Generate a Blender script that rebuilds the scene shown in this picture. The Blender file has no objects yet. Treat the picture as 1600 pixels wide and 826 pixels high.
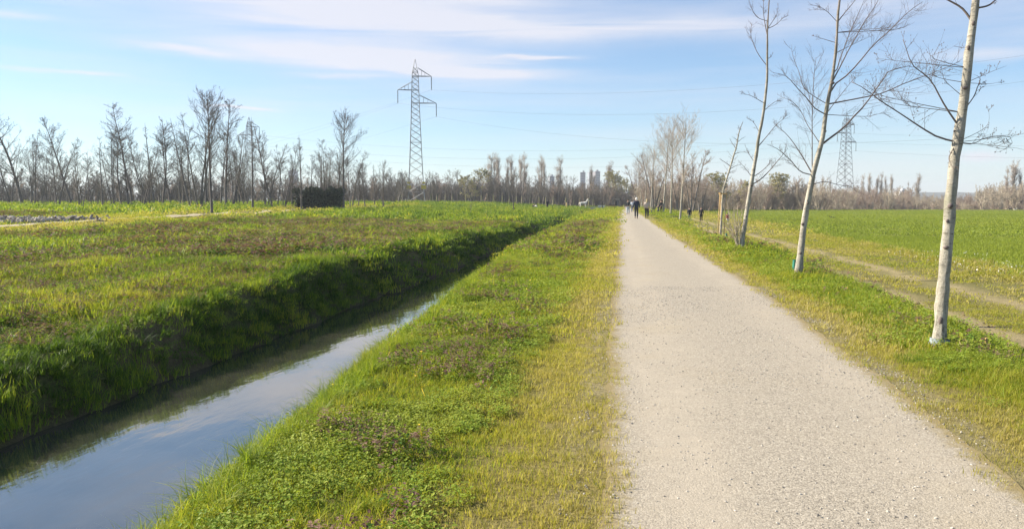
import bpy, math, random
import numpy as np
from mathutils import Vector, Matrix, Quaternion, Euler

R = math.radians
scene = bpy.context.scene
COL = scene.collection
rng = np.random.default_rng(7)
random.seed(7)

# ------------------------------------------------------------------ camera
CAM_Z = 1.5
F = 1280.0                      # focal length in photo pixels (1600 wide)
PITCH = math.atan(98 / F)
YAW = math.atan(174 * math.cos(PITCH) / F)
cam_d = bpy.data.cameras.new('camera')
cam_d.sensor_width = 36.0
cam_d.lens = F / 1600 * 36.0
cam_d.clip_start = 0.05
cam_d.clip_end = 9000
cam = bpy.data.objects.new('camera', cam_d)
cam.location = (0, 0, CAM_Z)
cam.rotation_euler = (R(90) - PITCH, 0, YAW)
COL.objects.link(cam)
scene.camera = cam

# ------------------------------------------------------------------ light
SUN_ELEV = R(31)
SUN_AZ = Vector((-0.99, 0.10))          # horizontal direction towards the sun
sun_d = bpy.data.lights.new('sun', 'SUN')
sun_d.energy = 5.0
sun_d.angle = R(0.5)
sun_d.color = (1.0, 0.91, 0.76)
sun = bpy.data.objects.new('sun', sun_d)
sdir = Vector((SUN_AZ.x * math.cos(SUN_ELEV), SUN_AZ.y * math.cos(SUN_ELEV), math.sin(SUN_ELEV)))
sun.rotation_euler = sdir.to_track_quat('Z', 'Y').to_euler()
sun.location = (-40, 20, 60)
COL.objects.link(sun)

scene.view_settings.view_transform = 'Standard'
scene.view_settings.look = 'None'
scene.view_settings.exposure = 1.20
scene.view_settings.gamma = 1.0
scene.view_settings.use_curve_mapping = False
scene.cycles.max_bounces = 6
scene.cycles.transparent_max_bounces = 8
scene.cycles.volume_bounces = 0

SKY_STRENGTH = 0.062
CLOUD_STRENGTH = 0.40
world = bpy.data.worlds.new('World')
scene.world = world
world.use_nodes = True
wn, wl = world.node_tree.nodes, world.node_tree.links
wn.clear()


def wnode(t, **kw):
    n = wn.new(t)
    for k, v in kw.items():
        setattr(n, k, v)
    return n


def wmath(op, a, b=None, c=None):
    n = wn.new('ShaderNodeMath')
    n.operation = op
    for i, v in enumerate((a, b, c)):
        if v is None:
            continue
        if isinstance(v, (int, float)):
            n.inputs[i].default_value = v
        else:
            wl.new(v, n.inputs[i])
    return n.outputs[0]


sky = wnode('ShaderNodeTexSky', sky_type='NISHITA', sun_disc=False)
sky.sun_elevation = SUN_ELEV
sky.sun_rotation = math.atan2(SUN_AZ.x, SUN_AZ.y)
sky.altitude = 100
sky.air_density = 1.0
sky.dust_density = 0.05
sky.ozone_density = 1.6
tc = wnode('ShaderNodeTexCoord')
sep = wnode('ShaderNodeSeparateXYZ')
wl.new(tc.outputs['Generated'], sep.inputs[0])
az = wmath('ARCTAN2', sep.outputs[0], sep.outputs[1])
el0 = wmath('ARCSINE', sep.outputs[2])


def wnoise(sx, sy, scale, detail, rough, off=0.0, dist=0.0):
    cx = wnode('ShaderNodeCombineXYZ')
    wl.new(wmath('MULTIPLY', az, sx), cx.inputs[0])
    wl.new(wmath('MULTIPLY', el0, sy), cx.inputs[1])
    cx.inputs[2].default_value = off
    n = wnode('ShaderNodeTexNoise')
    n.inputs['Scale'].default_value = scale
    n.inputs['Detail'].default_value = detail
    n.inputs['Roughness'].default_value = rough
    n.inputs['Distortion'].default_value = dist
    wl.new(cx.outputs[0], n.inputs['Vector'])
    return n.outputs['Fac']


warp = wmath('MULTIPLY', wmath('SUBTRACT', wnoise(5, 14, 1.0, 4, 0.55, 3.1), 0.5), 0.03)
el = wmath('ADD', el0, warp)
# streaks of cirrus: photo centre x, y, half sizes in px, amount, tilt
STREAKS = [(110, 22, 120, 16, .55, .02), (560, 42, 230, 26, .62, .06), (590, 104, 200, 17, .66, .05),
           (690, 119, 150, 6.5, .55, .03), (540, 131, 60, 3, .5, 0), (290, 101, 70, 5, .6, .06),
           (150, 139, 36, 2.2, .5, .03), (380, 175, 42, 2.2, .6, .03), (860, 52, 230, 18, .36, .05),
           (1110, 62, 130, 13, .34, 0), (1530, 122, 70, 8, .35, .05), (1522, 257, 28, 7, .5, 0),
           (20, 75, 55, 6, .4, .03), (840, 100, 55, 3, .6, 0), (640, 8, 220, 12, .45, .03),
           (180, 6, 130, 10, .35, .02), (620, 62, 330, 50, .17, .02), (930, 36, 300, 30, .16, .02), (150, 40, 210, 36, .12, .02), (1400, 70, 260, 36, .07, 0), (1330, 40, 90, 12, .25, 0), (60, 138, 40, 2.5, .35, 0)]
total = None
for (px_, py_, sx_, sy_, amp, tilt) in STREAKS:
    a0 = math.atan((px_ - 800) / F) - YAW
    e0 = (315 - py_) / F
    da = wmath('SUBTRACT', az, a0)
    de = wmath('ADD', wmath('SUBTRACT', el, e0), wmath('MULTIPLY', da, tilt))
    g = wmath('ADD', wmath('POWER', wmath('ABSOLUTE', wmath('DIVIDE', da, sx_ / F)), 2.0),
              wmath('POWER', wmath('ABSOLUTE', wmath('DIVIDE', de, sy_ / F)), 2.0))
    g = wmath('MULTIPLY', wmath('EXPONENT', wmath('MULTIPLY', g, -0.9)), amp * 1.35)
    total = g if total is None else wmath('ADD', total, g)
fib = wnoise(3.2, 48, 1.0, 7, 0.6, 9.0, 0.6)
fib2 = wnoise(1.3, 13, 1.0, 5, 0.55, 21.0, 0.3)
mr = wnode('ShaderNodeMapRange')
mr.inputs['From Min'].default_value = 0.42
mr.inputs['From Max'].default_value = 0.85
mr.inputs['To Max'].default_value = 0.6
wl.new(fib2, mr.inputs['Value'])
mr2 = wnode('ShaderNodeMapRange')
mr2.inputs['From Min'].default_value = 0.28
mr2.inputs['From Max'].default_value = 0.68
mr2.inputs['To Min'].default_value = 0.45
mr2.inputs['To Max'].default_value = 1.15
wl.new(fib, mr2.inputs['Value'])
cover = wmath('MULTIPLY', wmath('ADD', total, mr.outputs[0]), mr2.outputs[0])
cover = wmath('ADD', cover, wmath('MULTIPLY', wmath('EXPONENT', wmath('MULTIPLY', wmath('MAXIMUM', el0, 0.0), -13.0)), 0.34))
cover = wmath('MINIMUM', wmath('MAXIMUM', cover, 0.0), 0.85)
tintn = wnode('ShaderNodeMix', data_type='RGBA', blend_type='MULTIPLY')
tintn.inputs[0].default_value = 1.0
wl.new(sky.outputs[0], tintn.inputs[6])
tintn.inputs[7].default_value = (.80, .98, 1.16, 1)
bg1 = wnode('ShaderNodeBackground')
wl.new(tintn.outputs[2], bg1.inputs[0])
bg1.inputs[1].default_value = SKY_STRENGTH
bg2 = wnode('ShaderNodeBackground')
bg2.inputs[0].default_value = (.97, 0.955, 1.03, 1)
bg2.inputs[1].default_value = CLOUD_STRENGTH
mix = wnode('ShaderNodeMixShader')
wl.new(cover, mix.inputs[0])
wl.new(bg1.outputs[0], mix.inputs[1])
wl.new(bg2.outputs[0], mix.inputs[2])
wo = wnode('ShaderNodeOutputWorld')
wl.new(mix.outputs[0], wo.inputs[0])

# ------------------------------------------------------------------ projection helpers (only used to find real positions)
CM = Euler((R(90) - PITCH, 0, YAW)).to_matrix()
CMn = np.array(CM)
FWD = np.array(CM @ Vector((0, 0, -1)))
CAMP = np.array((0, 0, CAM_Z))


def ray(x, y):
    return CMn @ np.array(((x - 800) / F, -(y - 413) / F, -1.0))


def on_plane(x, y, z=0.0):
    d = ray(x, y)
    return CAMP + d * ((z - CAM_Z) / d[2])


def at_depth(x, y, D):          # D measured along the camera axis
    return CAMP + ray(x, y) * D


def project(p):
    v = CMn.T @ (np.asarray(p) - CAMP)
    return 800 + F * v[0] / -v[2], 413 - F * v[1] / -v[2], -v[2]


# ------------------------------------------------------------------ noise and terrain
def vnoise(x, y, seed=0):
    x = np.asarray(x, float)
    y = np.asarray(y, float)
    xi, yi = np.floor(x), np.floor(y)
    xf, yf = x - xi, y - yi
    u, v = xf * xf * (3 - 2 * xf), yf * yf * (3 - 2 * yf)

    def h(a, b):
        s = np.sin(a * 127.1 + b * 311.7 + seed * 74.7) * 43758.5453
        return s - np.floor(s)
    return (h(xi, yi) * (1 - u) + h(xi + 1, yi) * u) * (1 - v) + (h(xi, yi + 1) * (1 - u) + h(xi + 1, yi + 1) * u) * v


def fbm(x, y, seed=0, octv=4):
    s, a, t = 0, 0.5, 0
    for i in range(octv):
        s = s + a * vnoise(x * 2 ** i, y * 2 ** i, seed + i)
        t += a
        a *= 0.5
    return s / t


def sm(a, b, x):
    t = np.clip((np.asarray(x, float) - a) / (b - a), 0, 1)
    return t * t * (3 - 2 * t)


WATER_Z = -1.0
TRK = None


def near_edge(Y):
    return np.interp(Y, [3.8, 5.6, 8.2, 17.5, 30, 55, 160], [-2.2, -2.32, -2.6, -3.28, -3.6, -3.95, -4.2]) + .17 * sm(5, 12, Y) + 0.10 * (fbm(Y / 1.1, Y * 0 + 3, 5) - .5)


def path_left(Y):
    return np.interp(Y, [2, 5, 10, 25, 70, 150, 240], [-0.05, -0.11, -0.14, -0.16, -0.30, -0.3, -0.2])


def path_right(Y):
    return np.interp(Y, [2, 4.2, 6.7, 13, 35, 70, 150, 240], [2.0, 2.08, 2.22, 2.33, 2.2, 2.15, 2.0, 1.6])


def right_crest(Y):
    return np.interp(Y, [3, 8, 12, 17, 30, 60, 75, 90, 110, 250], [3.85, 3.95, 4.1, 4.3, 4.75, 4.7, 5.0, 5.9, 6.5, 7.5]) + .25 * (fbm(Y / 2.3, Y * 0 + 9, 15) - .5)


def far_bank(Y):
    return -5.9 + 0.45 * (fbm(Y / 2.6, Y * 0 + 1, 31) - .5) + .22 * (fbm(Y / .8, Y * 0 + 2, 33, 2) - .5) - 0.004 * np.clip(Y - 20, 0, 60)


def height(X, Y):
    X = np.asarray(X, float)
    Y = np.asarray(Y, float)
    t = near_edge(Y) + 0.35 - X
    zn = np.interp(t, [0, .25, .5, 1.0, 1.35], [0, -.05, -.28, -1.0, -1.4])
    s = far_bank(Y) - X
    zc = np.interp(Y, [4, 9, 17], [-.34, -.27, -.03]) + .30 * (fbm(Y / 1.7, Y * 0 + 4, 77) - .5)
    zf = np.where(s < 1.15, np.interp(s, [0, .35, .75], [-1.4, -1.0, -.62]), 0)
    top = s > .75
    k = np.clip((s - .75) / .40, 0, 1)
    zf = np.where(top, -.62 + (zc + .62) * k, zf)
    k2 = sm(1.15, 3.6, s)
    zf = np.where(s > 1.15, zc * (1 - k2), zf)
    z = np.where(X < -4.9, zf, zn)
    z = z * (1 - sm(178, 190, Y))
    z = z + .7 * sm(9, 45, -X) + .42 * sm(70, 150, Y) * sm(9, 30, -X)
    if TRK is not None:
        z = z + .08 * np.exp(-((X - np.interp(Y, TRK[:, 1], TRK[:, 0])) / 2.6) ** 2) * (Y > 18) * (X < -12)
    # right side
    u = X - right_crest(Y)
    u = np.where(u > 0, u * (1 + .35 * sm(40, 70, Y)), u)
    zr = np.interp(u, [-1.3, -.7, -.3, .2, 1.2, 2.0], [0, .03, -.03, -.16, -.76, -.9])
    zr = zr + .06 * sm(3.5, 5.0, u) - .48 * sm(26, 50, Y) * (1 - sm(82, 100, Y)) * sm(2.6, 4.6, X) * (1 - sm(.5, 2.0, u))
    zr = zr * (1 - .5 * sm(190, 320, Y))
    z = np.where(X > 2.0, zr, z)
    off = sm(.05, .6, path_left(Y) - X) + sm(.05, .6, X - path_right(Y))
    amp = np.where(X < -6.6, .20, .08) * np.where(X > 6.2, .5, 1)
    z = z + off * amp * (fbm(X / 1.1, Y / 1.1, 3) - .5) + off * np.where(X < -7, .36, .05) * (fbm(X / 4.5 + 7, Y / 4.5, 13, 2) - .5)
    z = z - sm(600, 2500, np.hypot(X, Y)) * 3
    return z


def ground_hit(x, y, dmin=6, dmax=320):
    """world point where the sight line through a photo pixel meets the terrain"""
    d = ray(x, y)
    ts = np.concatenate([np.arange(dmin, 60, .1), np.arange(60, dmax, .5)])
    P = CAMP[None] + ts[:, None] * d[None]
    below = P[:, 2] <= height(P[:, 0], P[:, 1])
    i = int(np.argmax(below)) if below.any() else len(ts) - 1
    p = P[i]
    return np.array((p[0], p[1], float(height(p[0], p[1])))), ts[i]


# ------------------------------------------------------------------ object helpers
def props(o, label=None, cat=None, group=None, kind=None):
    if label:
        o['label'] = label
    if cat:
        o['category'] = cat
    if group:
        o['group'] = group
    if kind:
        o['kind'] = kind
    return o


def link(name, data, parent=None):
    o = bpy.data.objects.new(name, data)
    COL.objects.link(o)
    if parent is not None:
        o.parent = parent
    return o


def empty(name, loc, rot=None, label=None, cat=None, group=None):
    o = bpy.data.objects.new(name, None)
    COL.objects.link(o)
    o.empty_display_size = .3
    o.location = loc
    if rot is not None:
        o.rotation_euler = rot
    return props(o, label, cat, group)


def mesh_np(name, V, faces, mats=None, smooth=True, attrs=None, mat_idx=None):
    """faces: list of int arrays, each (N,k)"""
    me = bpy.data.meshes.new(name)
    V = np.asarray(V, np.float32)
    me.vertices.add(len(V))
    me.vertices.foreach_set('co', V.ravel())
    faces = [np.asarray(f, np.int32) for f in faces if len(f)]
    loops = np.concatenate([f.ravel() for f in faces]) if faces else np.zeros(0, np.int32)
    tot = np.concatenate([np.full(len(f), f.shape[1], np.int32) for f in faces]) if faces else np.zeros(0, np.int32)
    start = np.concatenate([[0], np.cumsum(tot)[:-1]]).astype(np.int32) if len(tot) else tot
    me.loops.add(len(loops))
    me.loops.foreach_set('vertex_index', loops)
    me.polygons.add(len(tot))
    me.polygons.foreach_set('loop_start', start)
    me.polygons.foreach_set('loop_total', tot)
    me.polygons.foreach_set('use_smooth', np.full(len(tot), smooth))
    if mat_idx is not None:
        me.polygons.foreach_set('material_index', np.asarray(mat_idx, np.int32))
    for k, v in (attrs or {}).items():
        v = np.asarray(v, np.float32)
        if v.ndim == 1:
            a = me.attributes.new(k, 'FLOAT', 'POINT')
            a.data.foreach_set('value', v)
        else:
            a = me.attributes.new(k, 'FLOAT_COLOR', 'POINT')
            c = np.ones((len(v), 4), np.float32)
            c[:, :3] = v
            a.data.foreach_set('color', c.ravel())
    for m in (mats or []):
        me.materials.append(m)
    me.update()
    me.validate()
    return me


class MB:
    """collects vertices and faces"""
    def __init__(self):
        self.V, self.F, self.A, self.n = [], [], [], 0

    def add(self, V, faces, a=0.0):
        V = np.asarray(V, float)
        for f in faces:
            f = np.asarray(f, np.int64)
            if len(f):
                self.F.append(f + self.n)
        self.V.append(V)
        self.A.append(np.broadcast_to(np.asarray(a, float), (len(V),)))
        self.n += len(V)

    def tubes(self, P, Rr, sides=3, cap=False, a=0.0):
        """P (N,K,3), Rr (N,K)"""
        P = np.asarray(P, float)
        Rr = np.asarray(Rr, float)
        N, K = Rr.shape
        d = P[:, -1] - P[:, 0]
        d = d / (np.linalg.norm(d, axis=1, keepdims=True) + 1e-9)
        ref = np.where(np.abs(d[:, 2:3]) > .8, np.array([[1., .2, 0]]), np.array([[0, 0, 1.]]))
        u = np.cross(d, ref)
        u /= np.linalg.norm(u, axis=1, keepdims=True) + 1e-9
        v = np.cross(d, u)
        ang = np.arange(sides) * 2 * math.pi / sides
        ring = (np.cos(ang)[None, :, None] * u[:, None, :] + np.sin(ang)[None, :, None] * v[:, None, :])
        V = P[:, :, None, :] + ring[:, None] * Rr[:, :, None, None]
        base = (np.arange(N) * K * sides)[:, None, None]
        k = np.arange(K - 1)[None, :, None]
        j = np.arange(sides)[None, None, :]
        a0 = base + k * sides + j
        b0 = base + k * sides + (j + 1) % sides
        q = np.stack([a0, b0, b0 + sides, a0 + sides], -1).reshape(-1, 4)
        F_ = [q]
        if cap:
            bb = (np.arange(N) * K * sides)[:, None]
            F_.append(bb + (K - 1) * sides + np.arange(sides)[None])
            F_.append(bb + np.arange(sides)[None, ::-1])
        att = np.broadcast_to(np.asarray(a, float).reshape(-1, *([1] * (1 if np.ndim(a) else 0))), (N, K)) if np.ndim(a) <= 1 else np.asarray(a)
        self.add(V.reshape(-1, 3), F_, np.repeat(att.reshape(-1), sides))
        return self

    def tube(self, pts, rad, sides=6, cap=True, a=0.0):
        pts = np.asarray(pts, float)
        rad = np.broadcast_to(np.asarray(rad, float), (len(pts),))
        return self.tubes(pts[None], rad[None], sides, cap, a)

    def box(self, c, s, rot=None, a=0.0):
        x, y, z = np.asarray(s, float) / 2
        V = np.array([(i * x, j * y, k * z) for k in (-1, 1) for j in (-1, 1) for i in (-1, 1)], float)
        if rot is not None:
            V = V @ np.array(rot).T
        self.add(V + np.asarray(c, float), [[(0, 2, 3, 1), (4, 5, 7, 6), (0, 1, 5, 4), (2, 6, 7, 3), (0, 4, 6, 2), (1, 3, 7, 5)]], a)
        return self

    def ell(self, c, s, seg=10, rings=6, rot=None, a=0.0):
        th = np.linspace(0, math.pi, rings + 1)
        V = []
        for t in th:
            for p in np.arange(seg) * 2 * math.pi / seg:
                V.append((math.sin(t) * math.cos(p), math.sin(t) * math.sin(p), math.cos(t)))
        V = np.array(V) * np.asarray(s, float)
        if rot is not None:
            V = V @ np.array(rot).T
        q = [(i * seg + j, i * seg + (j + 1) % seg, (i + 1) * seg + (j + 1) % seg, (i + 1) * seg + j)
             for i in range(rings) for j in range(seg)]
        self.add(V + np.asarray(c, float), [[f[::-1] for f in q]], a)
        return self

    def mesh(self, name, mats, smooth=True, extra=None):
        if not self.V:
            return mesh_np(name, np.zeros((0, 3)), [], mats)
        A = np.concatenate(self.A)
        by = {}
        for f in self.F:
            by.setdefault(f.shape[1], []).append(f)
        fs = [np.concatenate(v) for v in by.values()]
        return mesh_np(name, np.concatenate(self.V), fs, mats if isinstance(mats, list) else [mats], smooth, {'val': A})

    def build(self, name, mat, parent=None, smooth=True):
        return link(name, self.mesh(name, mat, smooth), parent)


# ------------------------------------------------------------------ materials
class NT:
    def __init__(self, name):
        self.m = bpy.data.materials.new(name)
        self.m.use_nodes = True
        self.t = self.m.node_tree
        self.t.nodes.clear()
        self.out = self.t.nodes.new('ShaderNodeOutputMaterial')

    def n(self, typ, ins=None, **kw):
        nd = self.t.nodes.new(typ)
        for k, v in kw.items():
            setattr(nd, k, v)
        for k, v in (ins or {}).items():
            self.set(nd, k, v)
        return nd

    def set(self, nd, k, v):
        s = nd.inputs[k]
        if hasattr(v, 'outputs'):
            v = v.outputs[0]
        if isinstance(v, bpy.types.NodeSocket):
            self.t.links.new(v, s)
        elif isinstance(v, (tuple, list)) and s.type == 'RGBA' and len(v) == 3:
            s.default_value = (*v, 1)
        else:
            s.default_value = v

    def math(self, op, a, b=0.0, clamp=False):
        nd = self.n('ShaderNodeMath', operation=op, use_clamp=clamp)
        self.set(nd, 0, a)
        self.set(nd, 1, b)
        return nd.outputs[0]

    def mixc(self, f, a, b, mode='MIX'):
        nd = self.n('ShaderNodeMix', data_type='RGBA', blend_type=mode)
        self.set(nd, 0, f)
        self.set(nd, 6, a)
        self.set(nd, 7, b)
        return nd.outputs[2]

    def noise(self, scale, detail=4, rough=.55, vec=None, out='Fac', dist=0.0):
        nd = self.n('ShaderNodeTexNoise', {'Scale': scale, 'Detail': detail, 'Roughness': rough, 'Distortion': dist})
        if vec is not None:
            self.set(nd, 'Vector', vec)
        return nd.outputs[out]

    def mapr(self, v, a, b, c=0.0, d=1.0):
        return self.n('ShaderNodeMapRange', {0: v, 1: a, 2: b, 3: c, 4: d}).outputs[0]

    def ramp(self, v, stops):
        nd = self.n('ShaderNodeValToRGB')
        self.set(nd, 0, v)
        cr = nd.color_ramp
        while len(cr.elements) < len(stops):
            cr.elements.new(.5)
        for e, (p, c) in zip(cr.elements, stops):
            e.position = p
            e.color = (*c, 1)
        return nd.outputs[0]

    def attr(self, name, typ='GEOMETRY', out='Fac'):
        return self.n('ShaderNodeAttribute', attribute_name=name, attribute_type=typ).outputs[out]

    def coord(self, which='Object'):
        return self.n('ShaderNodeTexCoord').outputs[which]

    def scaled(self, vec, s):
        return self.n('ShaderNodeMapping', {'Vector': vec, 'Scale': s}).outputs[0]

    def bump(self, h, strength=.5, dist=.01):
        return self.n('ShaderNodeBump', {'Height': h, 'Strength': strength, 'Distance': dist}).outputs[0]

    def principled(self, color, rough=.8, **ins):
        p = self.n('ShaderNodeBsdfPrincipled', {'Base Color': color, 'Roughness': rough})
        for k, v in ins.items():
            self.set(p, k.replace('_', ' '), v)
        return p

    def done(self, sh):
        self.t.links.new(sh.outputs[0] if hasattr(sh, 'outputs') else sh, self.out.inputs[0])
        return self.m


def simple_mat(name, col, rough=.8, var=.25, scale=8.0, metallic=0.0, bump=0.0):
    t = NT(name)
    co = t.coord()
    n = t.noise(scale, 4, .6, co)
    c = t.mixc(t.mapr(n, .3, .7), tuple(x * (1 - var) for x in col), tuple(min(1, x * (1 + var)) for x in col))
    p = t.principled(c, rough, Metallic=metallic)
    if bump:
        t.set(p, 'Normal', t.bump(n, bump, .02))
    return t.done(p)


def leaf_mat(name, stops, transl=.35, rough=.5, noise_var=.25, use_inst=True):
    """thin foliage: colour chosen by a per-plant tint plus a variation per blade"""
    t = NT(name)
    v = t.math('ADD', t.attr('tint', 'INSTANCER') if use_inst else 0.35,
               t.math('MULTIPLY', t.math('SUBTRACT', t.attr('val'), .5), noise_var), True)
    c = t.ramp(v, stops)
    p = t.principled(c, rough)
    t.set(p, 'Specular IOR Level', .10)
    tr = t.n('ShaderNodeBsdfTranslucent', {'Color': t.mixc(1.0, c, (1.75, 1.75, .9), 'MULTIPLY')})
    return t.done(t.n('ShaderNodeMixShader', {0: transl, 1: p, 2: tr}))


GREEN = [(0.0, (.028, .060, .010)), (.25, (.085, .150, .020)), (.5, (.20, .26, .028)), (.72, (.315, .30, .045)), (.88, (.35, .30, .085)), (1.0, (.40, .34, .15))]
M = {}
M['grass'] = leaf_mat('grass_blades', GREEN, .42, .5, .36)
M['crop'] = leaf_mat('young_crop', [(0, (.15, .20, .030)), (.5, (.215, .258, .038)), (1, (.29, .29, .06))], .42, .5, .3)
M['weed'] = leaf_mat('weed_leaves', [(0, (.05, .11, .02)), (.5, (.165, .265, .032)), (1, (.30, .335, .055))], .3, .5, .3)
M['nettle_top'] = leaf_mat('dead_nettle_tops', [(0, (.12, .066, .052)), (.5, (.19, .110, .088)), (1, (.29, .195, .145))], .25, .6, .5)
M['petal_white'] = simple_mat('white_petals', (.78, .77, .70), .6, .05)
M['petal_yellow'] = simple_mat('yellow_petals', (.75, .52, .03), .6, .1)


def ground_material():
    t = NT('turf_soil')
    co = t.coord()
    base = t.attr('zone', out='Color')
    n1 = t.noise(1.3, 5, .6, co)
    n2 = t.noise(22, 5, .7, co)
    n3 = t.noise(90, 3, .7, co)
    c = t.mixc(t.mapr(n1, .3, .7, 0, .35), base, (.16, .15, .05))
    c = t.mixc(t.mapr(n2, .35, .65), t.mixc(.45, c, (.03, .03, .012)), t.mixc(.2, c, (.3, .27, .12)))
    p = t.principled(c, .95)
    t.set(p, 'Specular IOR Level', .1)
    t.set(p, 'Normal', t.bump(t.math('ADD', n2, t.math('MULTIPLY', n3, .5)), .8, .05))
    return t.done(p)


def gravel_material():
    t = NT('pale_gravel')
    co = t.coord()
    wob = t.noise(.55, 4, .6, t.scaled(co, (1, .35, 1)))
    mid = t.noise(5.0, 6, .7, co)
    patch = t.noise(1.7, 6, .65, t.scaled(co, (1, .45, 1)))
    fine = t.noise(140, 4, .75, co)
    vor = t.n('ShaderNodeTexVoronoi', {'Vector': co, 'Scale': 88.0, 'Randomness': 1.0})
    vor2 = t.n('ShaderNodeTexVoronoi', {'Vector': co, 'Scale': 210.0, 'Randomness': 1.0})
    # wheel-packed bands and loose gravel between them
    ac = t.math('ADD', t.attr('across'), t.math('MULTIPLY', t.math('SUBTRACT', wob, .5), .22))
    ramp = t.ramp(ac, [(0, (.75,) * 3), (.07, (.55,) * 3), (.14, (.12,) * 3), (.27, (.10,) * 3), (.40, (.62,) * 3), (.58, (.85,) * 3), (.72, (.60,) * 3), (.82, (.22,) * 3), (.92, (.30,) * 3), (1, (.7,) * 3)])
    loose = t.math('ADD', t.n('ShaderNodeSeparateColor', {0: ramp}).outputs[0], t.math('MULTIPLY', t.math('SUBTRACT', patch, .5), 1.3), True)
    c = t.mixc(loose, (.43, .375, .30), (.315, .275, .215))
    c = t.mixc(t.mapr(mid, .38, .66, 0, .5), c, (.34, .305, .25))
    c = t.mixc(t.mapr(t.noise(.8, 4, .6, co), .52, .72, 0, .45), c, (.36, .295, .19))
    stone = t.ramp(t.n('ShaderNodeSeparateColor', {0: vor.outputs['Color']}).outputs[0],
                   [(0, (.06, .055, .05)), (.22, (.22, .195, .16)), (.6, (.40, .355, .285)), (1, (.66, .60, .50))])
    stone2 = t.ramp(t.n('ShaderNodeSeparateColor', {0: vor2.outputs['Color']}).outputs[1],
                    [(0, (.06, .055, .05)), (.3, (.27, .24, .20)), (.75, (.42, .37, .30)), (1, (.60, .55, .46))])
    c = t.mixc(t.math('ADD', .12, t.math('MULTIPLY', loose, .50), True), c, stone)
    c = t.mixc(t.math('ADD', .15, t.math('MULTIPLY', loose, .35), True), c, stone2)
    # soil and dead grass creeping in from the rims
    rim = t.math('SUBTRACT', 1.0, t.mapr(t.math('ADD', t.attr('edge'), t.math('MULTIPLY', t.math('SUBTRACT', t.noise(9, 6, .75, co), .5), .42)), .02, .16), True)
    c = t.mixc(rim, c, t.mixc(fine, (.16, .125, .06), (.36, .29, .14)))
    c = t.mixc(1.0, c, (1.0, .99, .96), 'MULTIPLY')
    p = t.principled(c, .93)
    t.set(p, 'Specular IOR Level', .12)
    hgt = t.math('ADD', t.math('MULTIPLY', vor.outputs['Distance'], -.9), t.math('ADD', t.math('MULTIPLY', vor2.outputs['Distance'], -.5), t.math('ADD', fine, mid)))
    t.set(p, 'Normal', t.bump(hgt, .34, .009))
    return t.done(p)


def water_material():
    t = NT('ditch_water')
    co = t.coord()
    w1 = t.noise(2.2, 3, .5, t.scaled(co, (1.6, .55, 1)))
    w2 = t.noise(9.0, 2, .5, t.scaled(co, (1.5, .5, 1)))
    h = t.math('ADD', w1, t.math('MULTIPLY', w2, .22))
    nrm = t.bump(h, .17, .02)
    mud = t.mixc(t.mapr(t.noise(.8, 4, .6, co), .35, .65), (.028, .032, .024), (.060, .058, .042))
    body = t.principled(mud, .4)
    t.set(body, 'Specular IOR Level', 0.0)
    gl = t.n('ShaderNodeBsdfGlossy', {'Color': (.97, .945, .91), 'Roughness': .035, 'Normal': nrm})
    fr = t.n('ShaderNodeFresnel', {'IOR': 2.25, 'Normal': nrm})
    return t.done(t.n('ShaderNodeMixShader', {0: t.math('MULTIPLY', fr.outputs[0], 1.25, True), 1: body, 2: gl}))


def bark_material(name, pale, dark, thin):
    t = NT(name)
    co = t.coord()
    band = t.noise(8, 6, .7, t.scaled(co, (1.1, 1.1, 5.5)))
    crack = t.noise(26, 5, .7, t.scaled(co, (1, 1, .22)))
    blot = t.noise(4.2, 6, .68, co)
    fine = t.noise(70, 4, .7, t.scaled(co, (1, 1, 2.0)))
    c = t.mixc(t.mapr(blot, .36, .62), tuple(min(1, x * 1.12) for x in pale), tuple(x * .58 for x in pale))
    c = t.mixc(t.mapr(t.noise(2.3, 5, .65, co), .50, .66, 0, .7), c, (.20, .20, .125))
    c = t.mixc(t.mapr(band, .56, .68, 0, .9), c, dark)
    c = t.mixc(t.mapr(fine, .48, .70, 0, .55), c, dark)
    z = t.n('ShaderNodeSeparateXYZ', {0: co}).outputs[2]
    low = t.math('SUBTRACT', 1.0, t.mapr(t.math('ADD', z, t.math('MULTIPLY', blot, .5)), .15, 1.2), True)
    c = t.mixc(t.math('MULTIPLY', t.mapr(crack, .50, .62), low, True), c, tuple(x * .7 for x in dark))
    c = t.mixc(t.attr('val'), c, thin)
    p = t.principled(c, .85)
    t.set(p, 'Specular IOR Level', .15)
    t.set(p, 'Normal', t.bump(t.math('ADD', band, t.math('ADD', t.math('MULTIPLY', crack, .8), t.math('MULTIPLY', fine, .6))), .8, .015))
    return t.done(p)


M['ground'] = ground_material()
M['gravel'] = gravel_material()
M['water'] = water_material()
M['bark_pale'] = bark_material('pale_bark', (.46, .425, .35), (.10, .085, .065), (.19, .145, .12))
M['bark_row'] = bark_material('row_bark', (.42, .38, .31), (.16, .14, .11), (.16, .13, .10))
M['twig'] = simple_mat('dark_twig_bark', (.15, .118, .105), .85, .3, 20)
M['bark_grey'] = simple_mat('grey_brown_bark', (.135, .118, .105), .9, .35, 3, bump=.3)
M['twig_grey'] = simple_mat('grey_twigs', (.155, .138, .112), .9, .25, 3)
M['twig_dark'] = simple_mat('dark_grey_twigs', (.11, .095, .085), .9, .25, 3)
M['twig_brown'] = simple_mat('brown_thicket_twigs', (.33, .255, .20), .9, .25, 3)
M['twig_tan'] = simple_mat('tan_thicket_twigs', (.42, .355, .265), .9, .25, 3)
M['twig_poplar'] = simple_mat('poplar_twigs', (.42, .36, .30), .9, .2, 3)
M['bud'] = simple_mat('yellow_green_buds', (.37, .33, .135), .7, .3, 3)
M['conifer'] = simple_mat('dark_evergreen_leaves', (.055, .068, .038), .7, .6, 5)
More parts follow.
